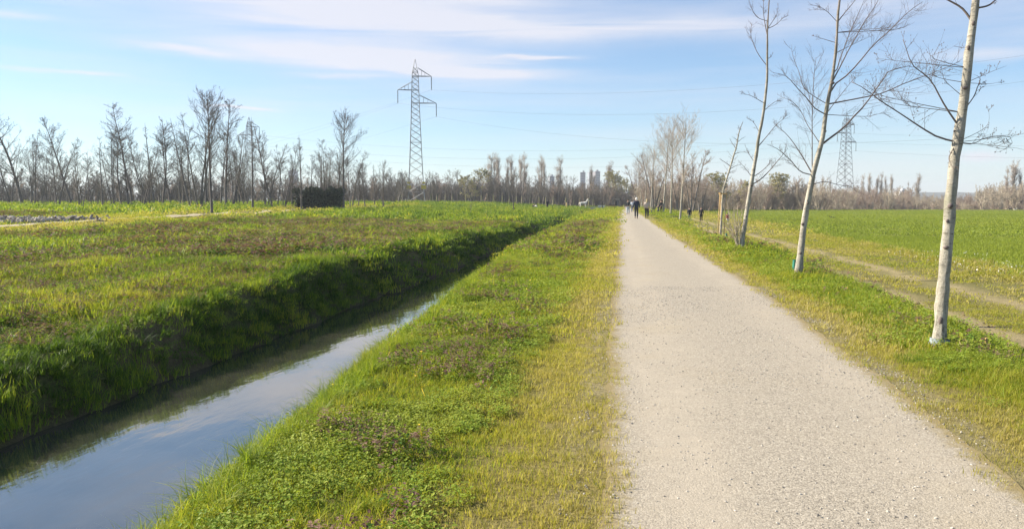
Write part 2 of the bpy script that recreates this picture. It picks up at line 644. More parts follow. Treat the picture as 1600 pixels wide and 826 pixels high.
M['conifer_core'] = simple_mat('dark_hedge_wood', (.016, .018, .012), .95, .3, 12)
M['steel'] = simple_mat('galvanised_steel', (.26, .265, .27), .55, .15, 2, metallic=.25)
M['steel_dark'] = simple_mat('weathered_steel', (.13, .135, .145), .6, .15, 2, metallic=.2)
M['insul'] = simple_mat('grey_green_insulator', (.16, .19, .20), .3, .1, 5)
M['wire'] = simple_mat('aluminium_wire', (.20, .21, .23), .5, .1, 1)
M['yellow'] = simple_mat('yellow_plate', (.62, .45, .05), .5, .1, 4)
M['concrete'] = simple_mat('concrete', (.36, .35, .33), .9, .2, 6)
M['stake'] = simple_mat('pine_stake', (.56, .36, .14), .75, .25, 14)
M['green_plastic'] = simple_mat('green_plastic_tube', (.035, .21, .15), .45, .15, 6)
M['guard_blue'] = simple_mat('pale_blue_wrap', (.24, .28, .30), .7, .6, 30)
M['stone'] = simple_mat('pale_stones', (.40, .38, .35), .85, .45, 3)
M['soil'] = simple_mat('bare_soil', (.17, .125, .085), .95, .3, 6, bump=.5)

# ------------------------------------------------------------------ the ground
xs = np.unique(np.concatenate([
    -np.geomspace(62, 2400, 26), np.arange(-60, -24, 1.4), np.arange(-24, -9.5, .45), np.arange(-9.5, -4.6, .085), np.arange(-4.6, -.2, .1),
    np.arange(-.2, 2.4, .22), np.arange(2.3, 7.0, .1), np.arange(7.0, 15, .3), np.arange(15, 60, 1.8), np.geomspace(61, 2400, 26)]))
ys = np.unique(np.concatenate([
    np.arange(-60, 0, 6), np.arange(0, 14, .13), np.arange(14, 42, .32), np.arange(42, 120, 1.2), np.arange(120, 300, 4), np.geomspace(300, 2500, 24)]))
GX, GY = np.meshgrid(xs, ys, indexing='xy')
GZ = height(GX, GY)


def zone_colour(X, Y):
    """albedo of the turf and soil at a place: what grows there"""
    X, Y = np.asarray(X, float), np.asarray(Y, float)
    green = np.array((.095, .110, .022))
    lush = np.array((.040, .060, .014))
    dry = np.array((.34, .27, .09))
    brown = np.array((.15, .105, .065))
    purple = np.array((.16, .115, .075))
    track = np.array((.50, .395, .22))
    crop = np.array((.19, .205, .040))
    c = np.broadcast_to(green, X.shape + (3,)).copy()

    def mixin(w, col):
        nonlocal c
        w = np.clip(w, 0, 1)[..., None]
        c = c * (1 - w) + col * w
    n = fbm(X / 1.6, Y / 1.6, 41)
    n2 = fbm(X / 5, Y / 5, 42)
    mixin(sm(.42, .62, n2) * .5, lush)
    # verges: dry strip beside the path
    for d in (path_left(Y) - X, X - path_right(Y)):
        mixin((d > -.4) * (1 - sm(.25, 1.0, d + .6 * (n - .5))) * .95, dry)
        mixin((d > .1) * (1 - sm(.7, 1.9, d + 1.2 * (n - .5))) * .40, dry)
    mixin((np.minimum(np.abs(path_left(Y) - X), np.abs(X - path_right(Y))) < .22) * sm(.35, .6, fbm(X / .12, Y / .2, 43)) * .6, np.array((.43, .36, .22)))
    # meadow beyond the ditch
    mixin((X < -7.4) * sm(.40, .62, fbm(X / 3.2, Y / 6.0, 51)) * .75, purple)
    mixin((X < -6.0) * (X > -7.3) * .6, lush)
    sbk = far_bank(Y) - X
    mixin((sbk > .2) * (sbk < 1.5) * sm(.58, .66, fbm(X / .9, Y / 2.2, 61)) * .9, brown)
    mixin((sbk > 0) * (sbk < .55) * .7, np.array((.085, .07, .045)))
    # right hand track
    u = X - right_crest(Y)
    mixin(sm(1.0, 1.9, u) * (1 - sm(6.0, 7.2, u)) * (.55 + .5 * (n - .5)), np.array((.33, .28, .11)))
    for rx in (6.75, 8.75):
        xr = rx + .35 * (right_crest(Y) - 4) + .3 * (fbm(Y / 7, Y * 0 + rx, 71) - .5)
        mixin(np.exp(-((X - xr) / .36) ** 2) * (.20 + .9 * sm(.25, .55, fbm(X / .8, Y / 2.0, 73))) * 1.2, track)
    mixin(sm(6.0, 6.8, u) * (1 - sm(7.8, 8.8, u + 1.5 * (n - .5))) * .75, np.array((.235, .195, .11)))
    mixin(sm(7.9, 9.0, u + 1.2 * (n - .5)), crop)
    # track across the meadow
    mixin(left_track_w(X, Y, 3.4) * .8, np.array((.27, .23, .085)))
    mixin(left_track_w(X, Y, .8), np.array((.46, .40, .28)))
    # far country
    mixin(sm(225, 260, Y) * (X > 8), np.array((.16, .13, .08)))
    return c


TRK = np.array([ground_hit(x, y)[0] for x, y in ((-120, 363), (0, 357), (130, 348), (260, 341), (400, 334.5))])
TRK = np.vstack([TRK, [TRK[-1] + (TRK[-1] - TRK[-2]) * k for k in (.6, 1.4)]])
_o = np.argsort(TRK[:, 1])
TRK = TRK[_o]


def left_track_w(X, Y, w=.7):
    xc = np.interp(Y, TRK[:, 1], TRK[:, 0])
    return np.exp(-((X - xc) / w) ** 4) * (Y > 18) * (Y < TRK[-1, 1] + 30)


V = np.stack([GX, GY, GZ], -1).reshape(-1, 3)
nx, ny = len(xs), len(ys)
idx = np.arange(nx * ny).reshape(ny, nx)
q = np.stack([idx[:-1, :-1], idx[:-1, 1:], idx[1:, 1:], idx[1:, :-1]], -1).reshape(-1, 4)
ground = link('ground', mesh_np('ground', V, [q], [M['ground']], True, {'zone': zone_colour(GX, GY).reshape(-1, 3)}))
props(ground, 'grassy meadow, verges and ditch banks on both sides of the gravel path', 'ground', kind='structure')


def strip(name, mat, left_f, right_f, ys_, nacross, lift, label, jag=0.0, cat='path'):
    ts = np.linspace(0, 1, nacross)
    jl = jag * .6 * (fbm(ys_ / .16, ys_ * 0 + 1, 91) - .5) * 2 + 1.6 * jag * (fbm(ys_ / 1.8, ys_ * 0 + 2, 92) - .5) * 2
    jr = jag * .6 * (fbm(ys_ / .16, ys_ * 0 + 5, 93) - .5) * 2 + 1.6 * jag * (fbm(ys_ / 1.8, ys_ * 0 + 6, 94) - .5) * 2
    L, Rr = left_f(ys_) + jl, right_f(ys_) + jr
    X = L[:, None] * (1 - ts) + Rr[:, None] * ts
    Y = np.broadcast_to(ys_[:, None], X.shape)
    Z = np.maximum(height(X, Y), 0 * X - 5) + lift
    n_, m_ = X.shape
    ii = np.arange(n_ * m_).reshape(n_, m_)
    qq = np.stack([ii[:-1, :-1], ii[:-1, 1:], ii[1:, 1:], ii[1:, :-1]], -1).reshape(-1, 4)
    W_ = (Rr - L)[:, None]
    edge = np.minimum(ts, 1 - ts)[None] * W_
    o = link(name, mesh_np(name, np.stack([X, Y, Z], -1).reshape(-1, 3), [qq], [mat], True,
                           {'across': np.broadcast_to(ts, X.shape).reshape(-1), 'edge': edge.reshape(-1)}))
    return props(o, label, cat, kind='structure')


pys = np.concatenate([np.arange(-20, 0, 1), np.arange(0, 20, .08), np.arange(20, 60, .3), np.arange(60, 246, 1.5)])
strip('gravel_path', M['gravel'], path_left, path_right, pys, 24, .005, 'straight pale gravel path running away between grass verges', .035)

tys = np.arange(TRK[0, 1], TRK[-1, 1], .6)
M['dirt'] = simple_mat('pale_track_dirt', (.38, .315, .195), .95, .3, 2)
strip('dirt_track', M['dirt'], lambda y: np.interp(y, TRK[:, 1], TRK[:, 0]) - .42, lambda y: np.interp(y, TRK[:, 1], TRK[:, 0]) + .42, tys, 6, .02, 'narrow pale dirt track crossing the meadow on the left', .18, 'track')

# water in the ditch
wy = np.concatenate([np.arange(-20, 60, .5), np.arange(60, 186, 2)])
wx0, wx1 = far_bank(wy) - .6, near_edge(wy) - .2
wts = np.linspace(0, 1, 6)
WX = wx0[:, None] * (1 - wts) + wx1[:, None] * wts
WY = np.broadcast_to(wy[:, None], WX.shape)
ii = np.arange(WX.size).reshape(WX.shape)
qq = np.stack([ii[:-1, :-1], ii[:-1, 1:], ii[1:, 1:], ii[1:, :-1]], -1).reshape(-1, 4)
props(link('water', mesh_np('water', np.stack([WX, WY, WX * 0 + WATER_Z], -1).reshape(-1, 3), [qq], [M['water']])),
      'still dark water in the straight ditch reflecting the sky', 'water', kind='structure')

# ------------------------------------------------------------------ scattering (grass, flowers, pebbles, far wood)
def scatter(name, label, cat, pts, rot, scl, tint, protos):
    n = len(pts)
    me = bpy.data.meshes.new(name)
    me.vertices.add(n)
    me.vertices.foreach_set('co', np.asarray(pts, np.float32).ravel())
    a = me.attributes.new('rot', 'FLOAT_VECTOR', 'POINT')
    a.data.foreach_set('vector', np.asarray(rot, np.float32).ravel())
    a = me.attributes.new('scl', 'FLOAT_VECTOR', 'POINT')
    a.data.foreach_set('vector', np.asarray(scl, np.float32).ravel())
    a = me.attributes.new('tint', 'FLOAT', 'POINT')
    a.data.foreach_set('value', np.asarray(tint, np.float32))
    a = me.attributes.new('pick', 'INT', 'POINT')
    a.data.foreach_set('value', rng.integers(0, len(protos), n).astype(np.int32))
    o = link(name, me)
    ng = bpy.data.node_groups.new(name, 'GeometryNodeTree')
    ng.interface.new_socket('Geometry', in_out='INPUT', socket_type='NodeSocketGeometry')
    ng.interface.new_socket('Geometry', in_out='OUTPUT', socket_type='NodeSocketGeometry')
    N = ng.nodes
    gi, go = N.new('NodeGroupInput'), N.new('NodeGroupOutput')
    iop = N.new('GeometryNodeInstanceOnPoints')
    jn = N.new('GeometryNodeJoinGeometry')
    for p in protos:
        oi = N.new('GeometryNodeObjectInfo')
        oi.inputs['Object'].default_value = p
        oi.inputs['As Instance'].default_value = True
        ng.links.new(oi.outputs['Geometry'], jn.inputs[0])
    ng.links.new(gi.outputs[0], iop.inputs['Points'])
    ng.links.new(jn.outputs[0], iop.inputs['Instance'])
    iop.inputs['Pick Instance'].default_value = True

    def na(nm, typ):
        x = N.new('GeometryNodeInputNamedAttribute')
        x.data_type = typ
        x.inputs['Name'].default_value = nm
        return [s for s in x.outputs if s.enabled][0]
    ng.links.new(na('pick', 'INT'), iop.inputs['Instance Index'])
    ng.links.new(na('rot', 'FLOAT_VECTOR'), iop.inputs['Rotation'])
    ng.links.new(na('scl', 'FLOAT_VECTOR'), iop.inputs['Scale'])
    ng.links.new(iop.outputs[0], go.inputs[0])
    md = o.modifiers.new('scatter', 'NODES')
    md.node_group = ng
    return props(o, label, cat, kind='stuff')


def proto(name, me):
    return bpy.data.objects.new(name, me)


def blades(n, radius, h0, h1, width, bend, segs=3, seed=0, stray=.25):
    g = np.random.default_rng(seed)
    mb = MB()
    rr = radius * np.sqrt(g.random(n))
    th = g.random(n) * 6.283
    bx, by = rr * np.cos(th), rr * np.sin(th)
    hh = g.uniform(h0, h1, n)
    fa = g.random(n) * 6.283
    bd = g.uniform(.2, 1, n) * bend
    K = segs + 1
    t = np.linspace(0, 1, K)[None]
    lx = bx[:, None] + np.cos(fa)[:, None] * (bd * hh)[:, None] * t ** 1.8
    ly = by[:, None] + np.sin(fa)[:, None] * (bd * hh)[:, None] * t ** 1.8
    lz = hh[:, None] * (t - .35 * bd[:, None] * t ** 2.4) - .01
    w = width * g.uniform(.6, 1.3, n)[:, None] * (1 - t ** 1.6 * .98) / 2
    sx, sy = -np.sin(fa)[:, None] * w, np.cos(fa)[:, None] * w
    L = np.stack([lx - sx, ly - sy, lz], -1)
    Rr_ = np.stack([lx + sx, ly + sy, lz], -1)
    V = np.stack([L, Rr_], 2).reshape(n, K * 2, 3)
    base = (np.arange(n) * K * 2)[:, None]
    k = np.arange(segs)[None] * 2
    qd = np.stack([base + k, base + k + 1, base + k + 3, base + k + 2], -1).reshape(-1, 4)
    mb.add(V.reshape(-1, 3), [qd], np.repeat(g.random(n), K * 2))
    return mb


def leaves(mb, n, radius, z0, z1, size, seed, flat=.6, val=None):
    """small broad leaves, each a bent quad pair"""
    g = np.random.default_rng(seed)
    rr = radius * np.sqrt(g.random(n))
    th = g.random(n) * 6.283
    c = np.stack([rr * np.cos(th), rr * np.sin(th), g.uniform(z0, z1, n)], -1)
    fa = g.random(n) * 6.283
    d = np.stack([np.cos(fa), np.sin(fa), g.uniform(-.2, flat, n)], -1)
    s = np.stack([-np.sin(fa), np.cos(fa), np.zeros(n)], -1)
    L = (size * g.uniform(.6, 1.3, n))[:, None]
    p0 = c
    p1 = c + d * L * .5 + s * L * .38 + np.array([0, 0, .12]) * L
    p2 = c + d * L
    p3 = c + d * L * .5 - s * L * .38 + np.array([0, 0, .12]) * L
    V = np.stack([p0, p1, p2, p3], 1).reshape(-1, 3)
    b = np.arange(n)[:, None] * 4
    mb.add(V, [np.concatenate([b + np.array([[0, 1, 2]]), b + np.array([[0, 2, 3]])])], np.repeat(g.random(n) if val is None else np.full(n, val), 4))
    return mb


def nettle_proto(name, n, radius, hgt, size, seed):
    """dead-nettle patch: leafy stems with purplish tops"""
    g = np.random.default_rng(seed)
    mb = MB()
    mt = MB()
    for i in range(n):
        a, r = g.random() * 6.28, radius * math.sqrt(g.random())
        x, y, h = r * math.cos(a), r * math.sin(a), hgt * g.uniform(.6, 1.2)
        lo = MB()
        leaves(lo, 4, size * .5, .1 * h, .6 * h, size, int(g.integers(1e6)), .5)
        mb.add(np.concatenate(lo.V) + (x, y, 0), lo.F, np.concatenate(lo.A))
        up = MB()
        leaves(up, 6, size * .25, .62 * h, h, size * .72, int(g.integers(1e6)), .1)
        mt.add(np.concatenate(up.V) + (x, y, 0), up.F, np.concatenate(up.A))
    V = np.concatenate(mb.V + mt.V)
    f1, f2 = np.concatenate(mb.F), np.concatenate(mt.F) + mb.n
    me = mesh_np(name, V, [np.concatenate([f1, f2])], [M['weed'], M['nettle_top']], False, {'val': np.concatenate(mb.A + mt.A)},
                 np.concatenate([np.zeros(len(f1)), np.ones(len(f2))]))
    return proto(name, me)


LOD = [(2.6, 9.0), (9.0, 22.0), (22.0, 60.0), (60.0, 235.0)]
AZ0, AZ1 = R(-50), R(36)


def sample(lod, dens):
    r0, r1 = LOD[lod]
    area = (AZ1 - AZ0) / 2 * (r1 * r1 - r0 * r0)
    n = int(area * dens)
    r = np.sqrt(rng.random(n) * (r1 * r1 - r0 * r0) + r0 * r0)
    a = AZ0 + (AZ1 - AZ0) * rng.random(n)
    return r * np.sin(a), r * np.cos(a)


def spin(n, tilt=.15):
    return np.stack([rng.normal(0, tilt, n), rng.normal(0, tilt, n), rng.random(n) * 6.283], -1)


P_short = [[proto('short_blades', blades(34, .085, .02, .055, .0042, .8, 2, 10 + i).mesh('short_blades', M['grass'])) for i in range(3)],
           [proto('short_blades', blades(46, .20, .025, .065, .010, .8, 2, 20 + i).mesh('short_blades', M['grass'])) for i in range(3)],
           [proto('short_blades', blades(60, .48, .03, .08, .026, .8, 2, 30 + i).mesh('short_blades', M['grass'])) for i in range(3)],
           [proto('short_blades', blades(70, 1.4, .05, .13, .08, .6, 2, 40 + i).mesh('short_blades', M['grass'])) for i in range(3)]]
P_mid = [[proto('meadow_blades', blades(30, .08, .05, .15, .0050, .9, 3, 50 + i).mesh('meadow_blades', M['grass'])) for i in range(3)],
         [proto('meadow_blades', blades(44, .18, .05, .17, .010, .9, 3, 60 + i).mesh('meadow_blades', M['grass'])) for i in range(3)],
         [proto('meadow_blades', blades(60, .45, .06, .20, .026, .9, 2, 70 + i).mesh('meadow_blades', M['grass'])) for i in range(3)],
         [proto('meadow_blades', blades(80, 1.3, .08, .26, .075, .7, 2, 80 + i).mesh('meadow_blades', M['grass'])) for i in range(3)]]
P_long = [[proto('long_blades', blades(34, .07, .16, .42, .0065, 1.3, 4, 90 + i).mesh('long_blades', M['grass'])) for i in range(4)],
          [proto('long_blades', blades(40, .14, .16, .44, .011, 1.3, 4, 100 + i).mesh('long_blades', M['grass'])) for i in range(4)],
          [proto('long_blades', blades(46, .34, .15, .40, .028, 1.2, 3, 110 + i).mesh('long_blades', M['grass'])) for i in range(3)],
          [proto('long_blades', blades(60, 1.0, .15, .42, .085, 1.0, 2, 120 + i).mesh('long_blades', M['grass'])) for i in range(3)]]


def herb(n, rad, z1, size, seed):
    mb = MB()
    leaves(mb, n, rad, .005, z1, size, seed)
    return proto('herb_leaves', mb.mesh('herb_leaves', M['weed'], False))


P_herb = [[herb(46, .10, .07, .022, 130 + i) for i in range(3)], [herb(60, .22, .08, .034, 140 + i) for i in range(3)], [herb(60, .5, .1, .08, 150 + i) for i in range(3)]]
P_net = [[nettle_proto('dead_nettle', 5, .09, .13, .026, 160 + i) for i in range(3)], [nettle_proto('dead_nettle', 8, .22, .15, .040, 170 + i) for i in range(3)],
         [nettle_proto('dead_nettle', 14, .55, .17, .085, 180 + i) for i in range(2)]]


class Bag:
    def __init__(self):
        self.p, self.r, self.s, self.t = [], [], [], []

    def add(self, X, Y, s, t, tilt=.15, sink=0.0, sz=None):
        if len(X) == 0:
            return
        self.p.append(np.stack([X, Y, height(X, Y) - sink], -1))
        self.r.append(spin(len(X), tilt))
        s = np.broadcast_to(s, (len(X),))
        sz = s if sz is None else np.broadcast_to(sz, (len(X),))
        self.s.append(np.stack([s, s, sz], -1))
        self.t.append(np.clip(np.broadcast_to(t, (len(X),)), 0, 1))

    def out(self, name, label, cat, protos):
        if self.p:
            scatter(name, label, cat, np.concatenate(self.p), np.concatenate(self.r), np.concatenate(self.s), np.concatenate(self.t), protos)


def masks(X, Y):
    dl, dr = path_left(Y) - X, X - path_right(Y)
    ne = near_edge(Y)
    fb = far_bank(Y)
    u = X - right_crest(Y)
    return dl, dr, ne, fb, u


for lod in range(4):
    ds = [310, 62, 11, 1.0][lod]
    dm = [190, 44, 9.0, .95][lod]
    dg = [130, 42, 9.5, .5][lod]
    LR = [0, .08, .30, .95][lod]
    # short mown turf of the verges and the track
    bag = Bag()
    X, Y = sample(lod, ds)
    dl, dr, ne, fb, u = masks(X, Y)
    n1, n2 = fbm(X / .7, Y / .7, 201), fbm(X / 2.4, Y / 2.4, 202)
    edge_l = sm(-.10, .50, dl + .7 * (n1 - .5))
    edge_r = sm(-.10, .55, dr + .7 * (n1 - .5))
    verge_l = (dl > -.14 + LR) & (X > ne - .05) & (rng.random(len(X)) < .16 + .84 * edge_l)
    verge_r = (dr > -.14 + LR) & (u < .4) & (rng.random(len(X)) < .16 + .84 * edge_r)
    rutp = np.zeros(len(X))
    for rx in (6.75, 8.75):
        xr = rx + .35 * (right_crest(Y) - 4) + .3 * (fbm(Y / 7, Y * 0 + rx, 71) - .5)
        rutp = np.maximum(rutp, np.exp(-((X - xr) / (.33 + LR * .7)) ** 4))
    trk = (u > 1.0) & (u < 8.6) & (rng.random(len(X)) > rutp * .95) & (rng.random(len(X)) < .5)
    ltr = (left_track_w(X, Y, 3.6) > .4) & (left_track_w(X, Y, .8 + LR) < .5)
    keep = (verge_l | verge_r | trk | ltr) & (Y > .5)
    dd = np.where(dl > 0, dl, np.where(u < .6, dr, 1.2))
    tint = .84 - .30 * sm(.3, 1.6, dd) + .50 * (n2 - .5) + .45 * (n1 - .5)
    tint = np.where(ltr, .80 + .5 * (n2 - .5), tint)
    tint = np.where(u > .8, .80 + .6 * (n2 - .5), tint)
    bag.add(X[keep], Y[keep], .8 + .5 * rng.random(keep.sum()), tint[keep])
    bag.out('verge_grass', 'short trodden grass on the verges beside the gravel path and on the field track', 'grass', P_short[lod])
    # taller meadow grass
    bag = Bag()
    X, Y = sample(lod, dm)
    dl, dr, ne, fb, u = masks(X, Y)
    n1, n2 = fbm(X / .8, Y / .8, 211), fbm(X / 3.0, Y / 3.0, 212)
    a = (dl > .85 + 1.1 * (n1 - .45) + LR) & (X > ne - .25) & (rng.random(len(X)) < .30 + .7 * sm(.40, .6, n2))
    b = (dr > .52 + .9 * (n1 - .5) + LR) & (u < 1.2 - LR)
    c = (X < fb - .40) & (rng.random(len(X)) > .97 * left_track_w(X, Y, 3.6 + LR))
    d = (u > 6.6 + 1.2 * n1) & (u < 8.6) & (rng.random(len(X)) < .7)
    b = b & ((u < -.5) | (rng.random(len(X)) < .35)) & ((Y < 34) | (rng.random(len(X)) < .12))
    keep = (a | b | c | d) & (Y > .5)
    tint = np.where(c, .38 + .6 * (n2 - .5) + .55 * (n1 - .5), .54 + .55 * (n2 - .5) + .35 * (n1 - .5))
    tint = np.where(d, .82 + .3 * (n1 - .5), tint)
    tint = np.where(b & (u > .15), .38, tint)
    clump = (.5 + 1.0 * sm(.35, .75, n1)) * np.where(b & (Y > 22), .45, np.where(a, .62, np.where(b, .75, 1.0)))
    bag.add(X[keep], Y[keep], .9 + .3 * rng.random(keep.sum()), tint[keep], .18, 0, (clump * (.8 + .4 * rng.random(len(X))))[keep])
    bag.out('meadow_grass', 'uneven green meadow grass on the verges and beyond the ditch', 'grass', P_mid[lod])
    # long grass on the ditch banks and in tussocks
    bag = Bag()
    X, Y = sample(lod, dg)
    dl, dr, ne, fb, u = masks(X, Y)
    n1 = fbm(X / .9, Y / .9, 221)
    n3 = fbm(X / 2.2, Y / 2.2, 222)
    a = (X < ne + .28) & (X > ne - .75) & (rng.random(len(X)) < .35 + .65 * sm(.45, .6, n1))
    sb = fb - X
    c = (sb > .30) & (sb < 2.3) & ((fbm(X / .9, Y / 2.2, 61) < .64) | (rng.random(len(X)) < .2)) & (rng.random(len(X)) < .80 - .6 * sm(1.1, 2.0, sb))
    e = (X < fb - 2.3) & (n3 > .60) & (rng.random(len(X)) < .5 - left_track_w(X, Y, 4.5))
    b = (u > .1) & (u < 1.5) & (n3 > .52) & (rng.random(len(X)) < .25) & (Y < 40)
    keep = (a | b | c | e) & (Y > .5) & (height(X, Y) > WATER_Z - .02)
    tint = np.where(c, .10 + .42 * sm(.9, 1.7, sb) + .35 * (n1 - .5), .45 + .4 * (n1 - .5))  # far-bank slope: shade put into the grass colour, easing off towards the meadow
    s = np.where(a, .55, np.where(c, np.where(sb < .6, .5, .66), .5)) * (.7 + .6 * rng.random(len(X)))
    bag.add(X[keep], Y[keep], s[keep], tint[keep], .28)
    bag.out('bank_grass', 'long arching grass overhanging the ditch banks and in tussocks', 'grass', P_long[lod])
    # broad-leaved herbs and dead nettles
    if lod < 3:
        bag = Bag()
        X, Y = sample(lod, [170, 40, 7.0][lod])
        dl, dr, ne, fb, u = masks(X, Y)
        n1 = fbm(X / .6, Y / .6, 231)
        keep = (((dl > .7) & (X > ne - .2)) | ((dr > .5) & (u < 1)) | (X < fb - 1)) & (n1 > .44) & (rng.random(len(X)) < np.where(X < fb - 1, .35, 1.0)) & (left_track_w(X, Y, 3.8) < .3) & (Y > .5)
        bag.add(X[keep], Y[keep], .6 + .5 * rng.random(keep.sum()), (.66 + .9 * (n1 - .5) + .2 * rng.random(len(X)))[keep])
        bag.out('ground_herbs', 'low broad-leaved herbs growing among the grass of the verges', 'ground cover', P_herb[lod])
        bag = Bag()
        X, Y = sample(lod, [85, 24, 6.5][lod])
        dl, dr, ne, fb, u = masks(X, Y)
        pn = fbm(X / 2.6, Y / 4.5, 51 if False else 241)
        a = (dl > .9) & (X > ne + .35) & (fbm(X / .8, Y / .8, 242) > .50)
        b = (dr > 1.0) & (u < .8) & (fbm(X / .8, Y / .8, 243) > .62)
        c = (X < fb - 1.3) & (pn > .40) & (fbm(X / .8, Y / .8, 244) > .36) & (left_track_w(X, Y, 3.8) < .3)
        keep = (a | b | c) & (Y > .5)
        bag.add(X[keep], Y[keep], .7 + .6 * rng.random(keep.sum()), rng.random(keep.sum()))
        bag.out('dead_nettles', 'patches of purplish flowering dead nettles in the grass', 'ground cover', P_net[lod])

# the young crop in the field on the right
for lod in (1, 2, 3):
    bag = Bag()
    X, Y = sample(lod, [40, 9, 1.0][lod - 1])
    dl, dr, ne, fb, u = masks(X, Y)
    n1 = fbm(X / 9, Y / 9, 251)
    keep = (u > 7.7 + 1.6 * (fbm(X / 1.5, Y / 1.5, 252) - .3)) & (Y < 222)
    bag.add(X[keep], Y[keep], .9 + .4 * rng.random(keep.sum()), .45 + .55 * (n1[keep] - .5) + .2 * (rng.random(keep.sum()) - .5), .1, 0, 1.0)
    pr = [proto('crop_blades', blades([50, 70, 80][lod - 1], [.2, .5, 1.4][lod - 1], .06, .15, [.009, .024, .07][lod - 1], .7, 2, 260 + i).mesh('crop_blades', M['crop'])) for i in range(2)]
    bag.out('crop_field', 'bright green young crop covering the wide field on the right', 'crop', pr)


def flower_proto(name, mat, size, seed):
    g = np.random.default_rng(seed)
    mb = MB()
    k = 8
    ring = [(size * math.cos(i * 6.283 / k), size * math.sin(i * 6.283 / k), .10 + .2 * size * (i % 2)) for i in range(k)]
    mb.add([(0, 0, .105)] + ring, [[(0, 1 + i, 1 + (i + 1) % k) for i in range(k)]])
    mb.tube([(0, 0, 0), (0, 0, .10)], [.003, .003], 3)
    return proto(name, mb.mesh(name, mat, False))


bag = Bag()
n = 900
u0 = rng.uniform(6.6, 10.5, n)
Y = rng.uniform(9, 40, n)
X = right_crest(Y) + u0 + .4
k = fbm(X / 2, Y / 2, 271) > .48
bag.add(X[k], Y[k], .8 + .6 * rng.random(k.sum()), .5, .35)
bag.out('daisies', 'small white daisies along the edge of the crop field', 'flowers', [flower_proto('daisy', M['petal_white'], .019, 1)])
bag = Bag()
X, Y = rng.uniform(-2.4, -1.0, 26), rng.uniform(5, 24, 26)
bag.add(X, Y, 1.0, .5, .3)
X, Y = rng.uniform(2.9, 3.9, 10), rng.uniform(4.5, 18, 10)
bag.add(X, Y, 1.0, .5, .3)
bag.out('dandelions', 'scattered yellow dandelion flowers in the verges', 'flowers', [flower_proto('dandelion', M['petal_yellow'], .012, 2)])

# loose pebbles on the path close to the camera
def pebble(seed):
    g = np.random.default_rng(seed)
    mb = MB()
    mb.ell((0, 0, .2), (1, .75, .5), 6, 4)
    mb.V[0] = mb.V[0] * (1 + .25 * (g.random((len(mb.V[0]), 1)) - .5))
    return mb


def stone_mat(name, a, b):
    t = NT(name)
    c = t.mixc(t.attr('tint', 'INSTANCER'), a, b)
    return t.done(t.principled(c, .9))


M['pebble'] = stone_mat('path_pebbles', (.15, .14, .125), (.60, .55, .47))
M['rubble'] = stone_mat('rubble_stones', (.15, .125, .10), (.62, .555, .46))
PEB = []
for i in range(4):
    PEB.append(proto('pebble', pebble(300 + i).mesh('pebble', M['pebble'], False)))
n = 26000
Y = np.sqrt(rng.random(n) * (15 ** 2 - 2.6 ** 2) + 2.6 ** 2) * .98
X = path_left(Y) - .22 + (path_right(Y) - path_left(Y) + .44) * rng.random(n)
k = rng.random(n) < .22 + .8 * sm(.42, .66, fbm(X / .5, Y / 1.2, 301))
X, Y = X[k], Y[k]
s = .0028 + .0065 * rng.random(len(X)) ** 3
scatter('gravel', 'loose pale pebbles scattered over the gravel path', 'gravel', np.stack([X, Y, height(X, Y) + .0055], -1), spin(len(X), .3),
        np.stack([s, s, s], -1), rng.random(len(X)), PEB)

# stone rubble by the meadow track, far left
RUB = [proto('rubble_stone', pebble(310 + i).mesh('rubble_stone', M['rubble'], False)) for i in range(4)]
pa, _ = ground_hit(-60, 346)
pb, _ = ground_hit(98, 346.5)
pc, _ = ground_hit(118, 345)
pd, _ = ground_hit(165, 343)
n = 1500
t_ = rng.random(n)
w_ = rng.normal(0, 1, n)
X = pa[0] + (pb[0] - pa[0]) * t_ + w_ * .25
Y = pa[1] + (pb[1] - pa[1]) * t_ + w_ * .8
n2_ = 45
t_ = rng.random(n2_)
X = np.concatenate([X, pc[0] + (pd[0] - pc[0]) * t_])
Y = np.concatenate([Y, pc[1] + (pd[1] - pc[1]) * t_ + rng.normal(0, .6, n2_)])
s = .05 + .11 * rng.random(len(X)) ** 2
scatter('stone_rubble', 'low heap of pale rubble stones along the meadow track', 'stones', np.stack([X, Y, height(X, Y) + .20 * rng.random(len(X)) ** 2], -1), spin(len(X), .8),
        np.stack([s, s * .9, s * .8], -1), rng.random(len(X)), RUB)

# ------------------------------------------------------------------ trees: branch generator
def unit(v):
    return v / (np.linalg.norm(v, axis=-1, keepdims=True) + 1e-9)


def curved(p0, d, L, K, up=0.0, wob=.06, g=rng):
    """N branches starting at p0 (N,3) in direction d, bending upwards; returns (N,K,3)"""
    N = len(p0)
    P = [p0]
    cur = d.copy()
    step = (L / (K - 1))[:, None]
    for i in range(K - 1):
        cur = unit(cur + np.array([0, 0, up]) / (K - 1) + g.normal(0, wob, (N, 3)))
        P.append(P[-1] + cur * step)
    return np.stack(P, 1)


def side_dirs(d, ang, g):
    """directions at an angle to d, at random round it"""
    r = unit(np.cross(d, unit(g.normal(0, 1, d.shape))))
    return unit(d * np.cos(ang)[:, None] + r * np.sin(ang)[:, None])


def along(P, t):
    K = P.shape[1]
    f = np.clip(t, 0, .999) * (K - 1)
    i = f.astype(int)
    a = (f - i)[:, None]
    n = np.arange(len(P))
    return P[n, i] * (1 - a) + P[n, i + 1] * a, unit(P[n, i + 1] - P[n, i])


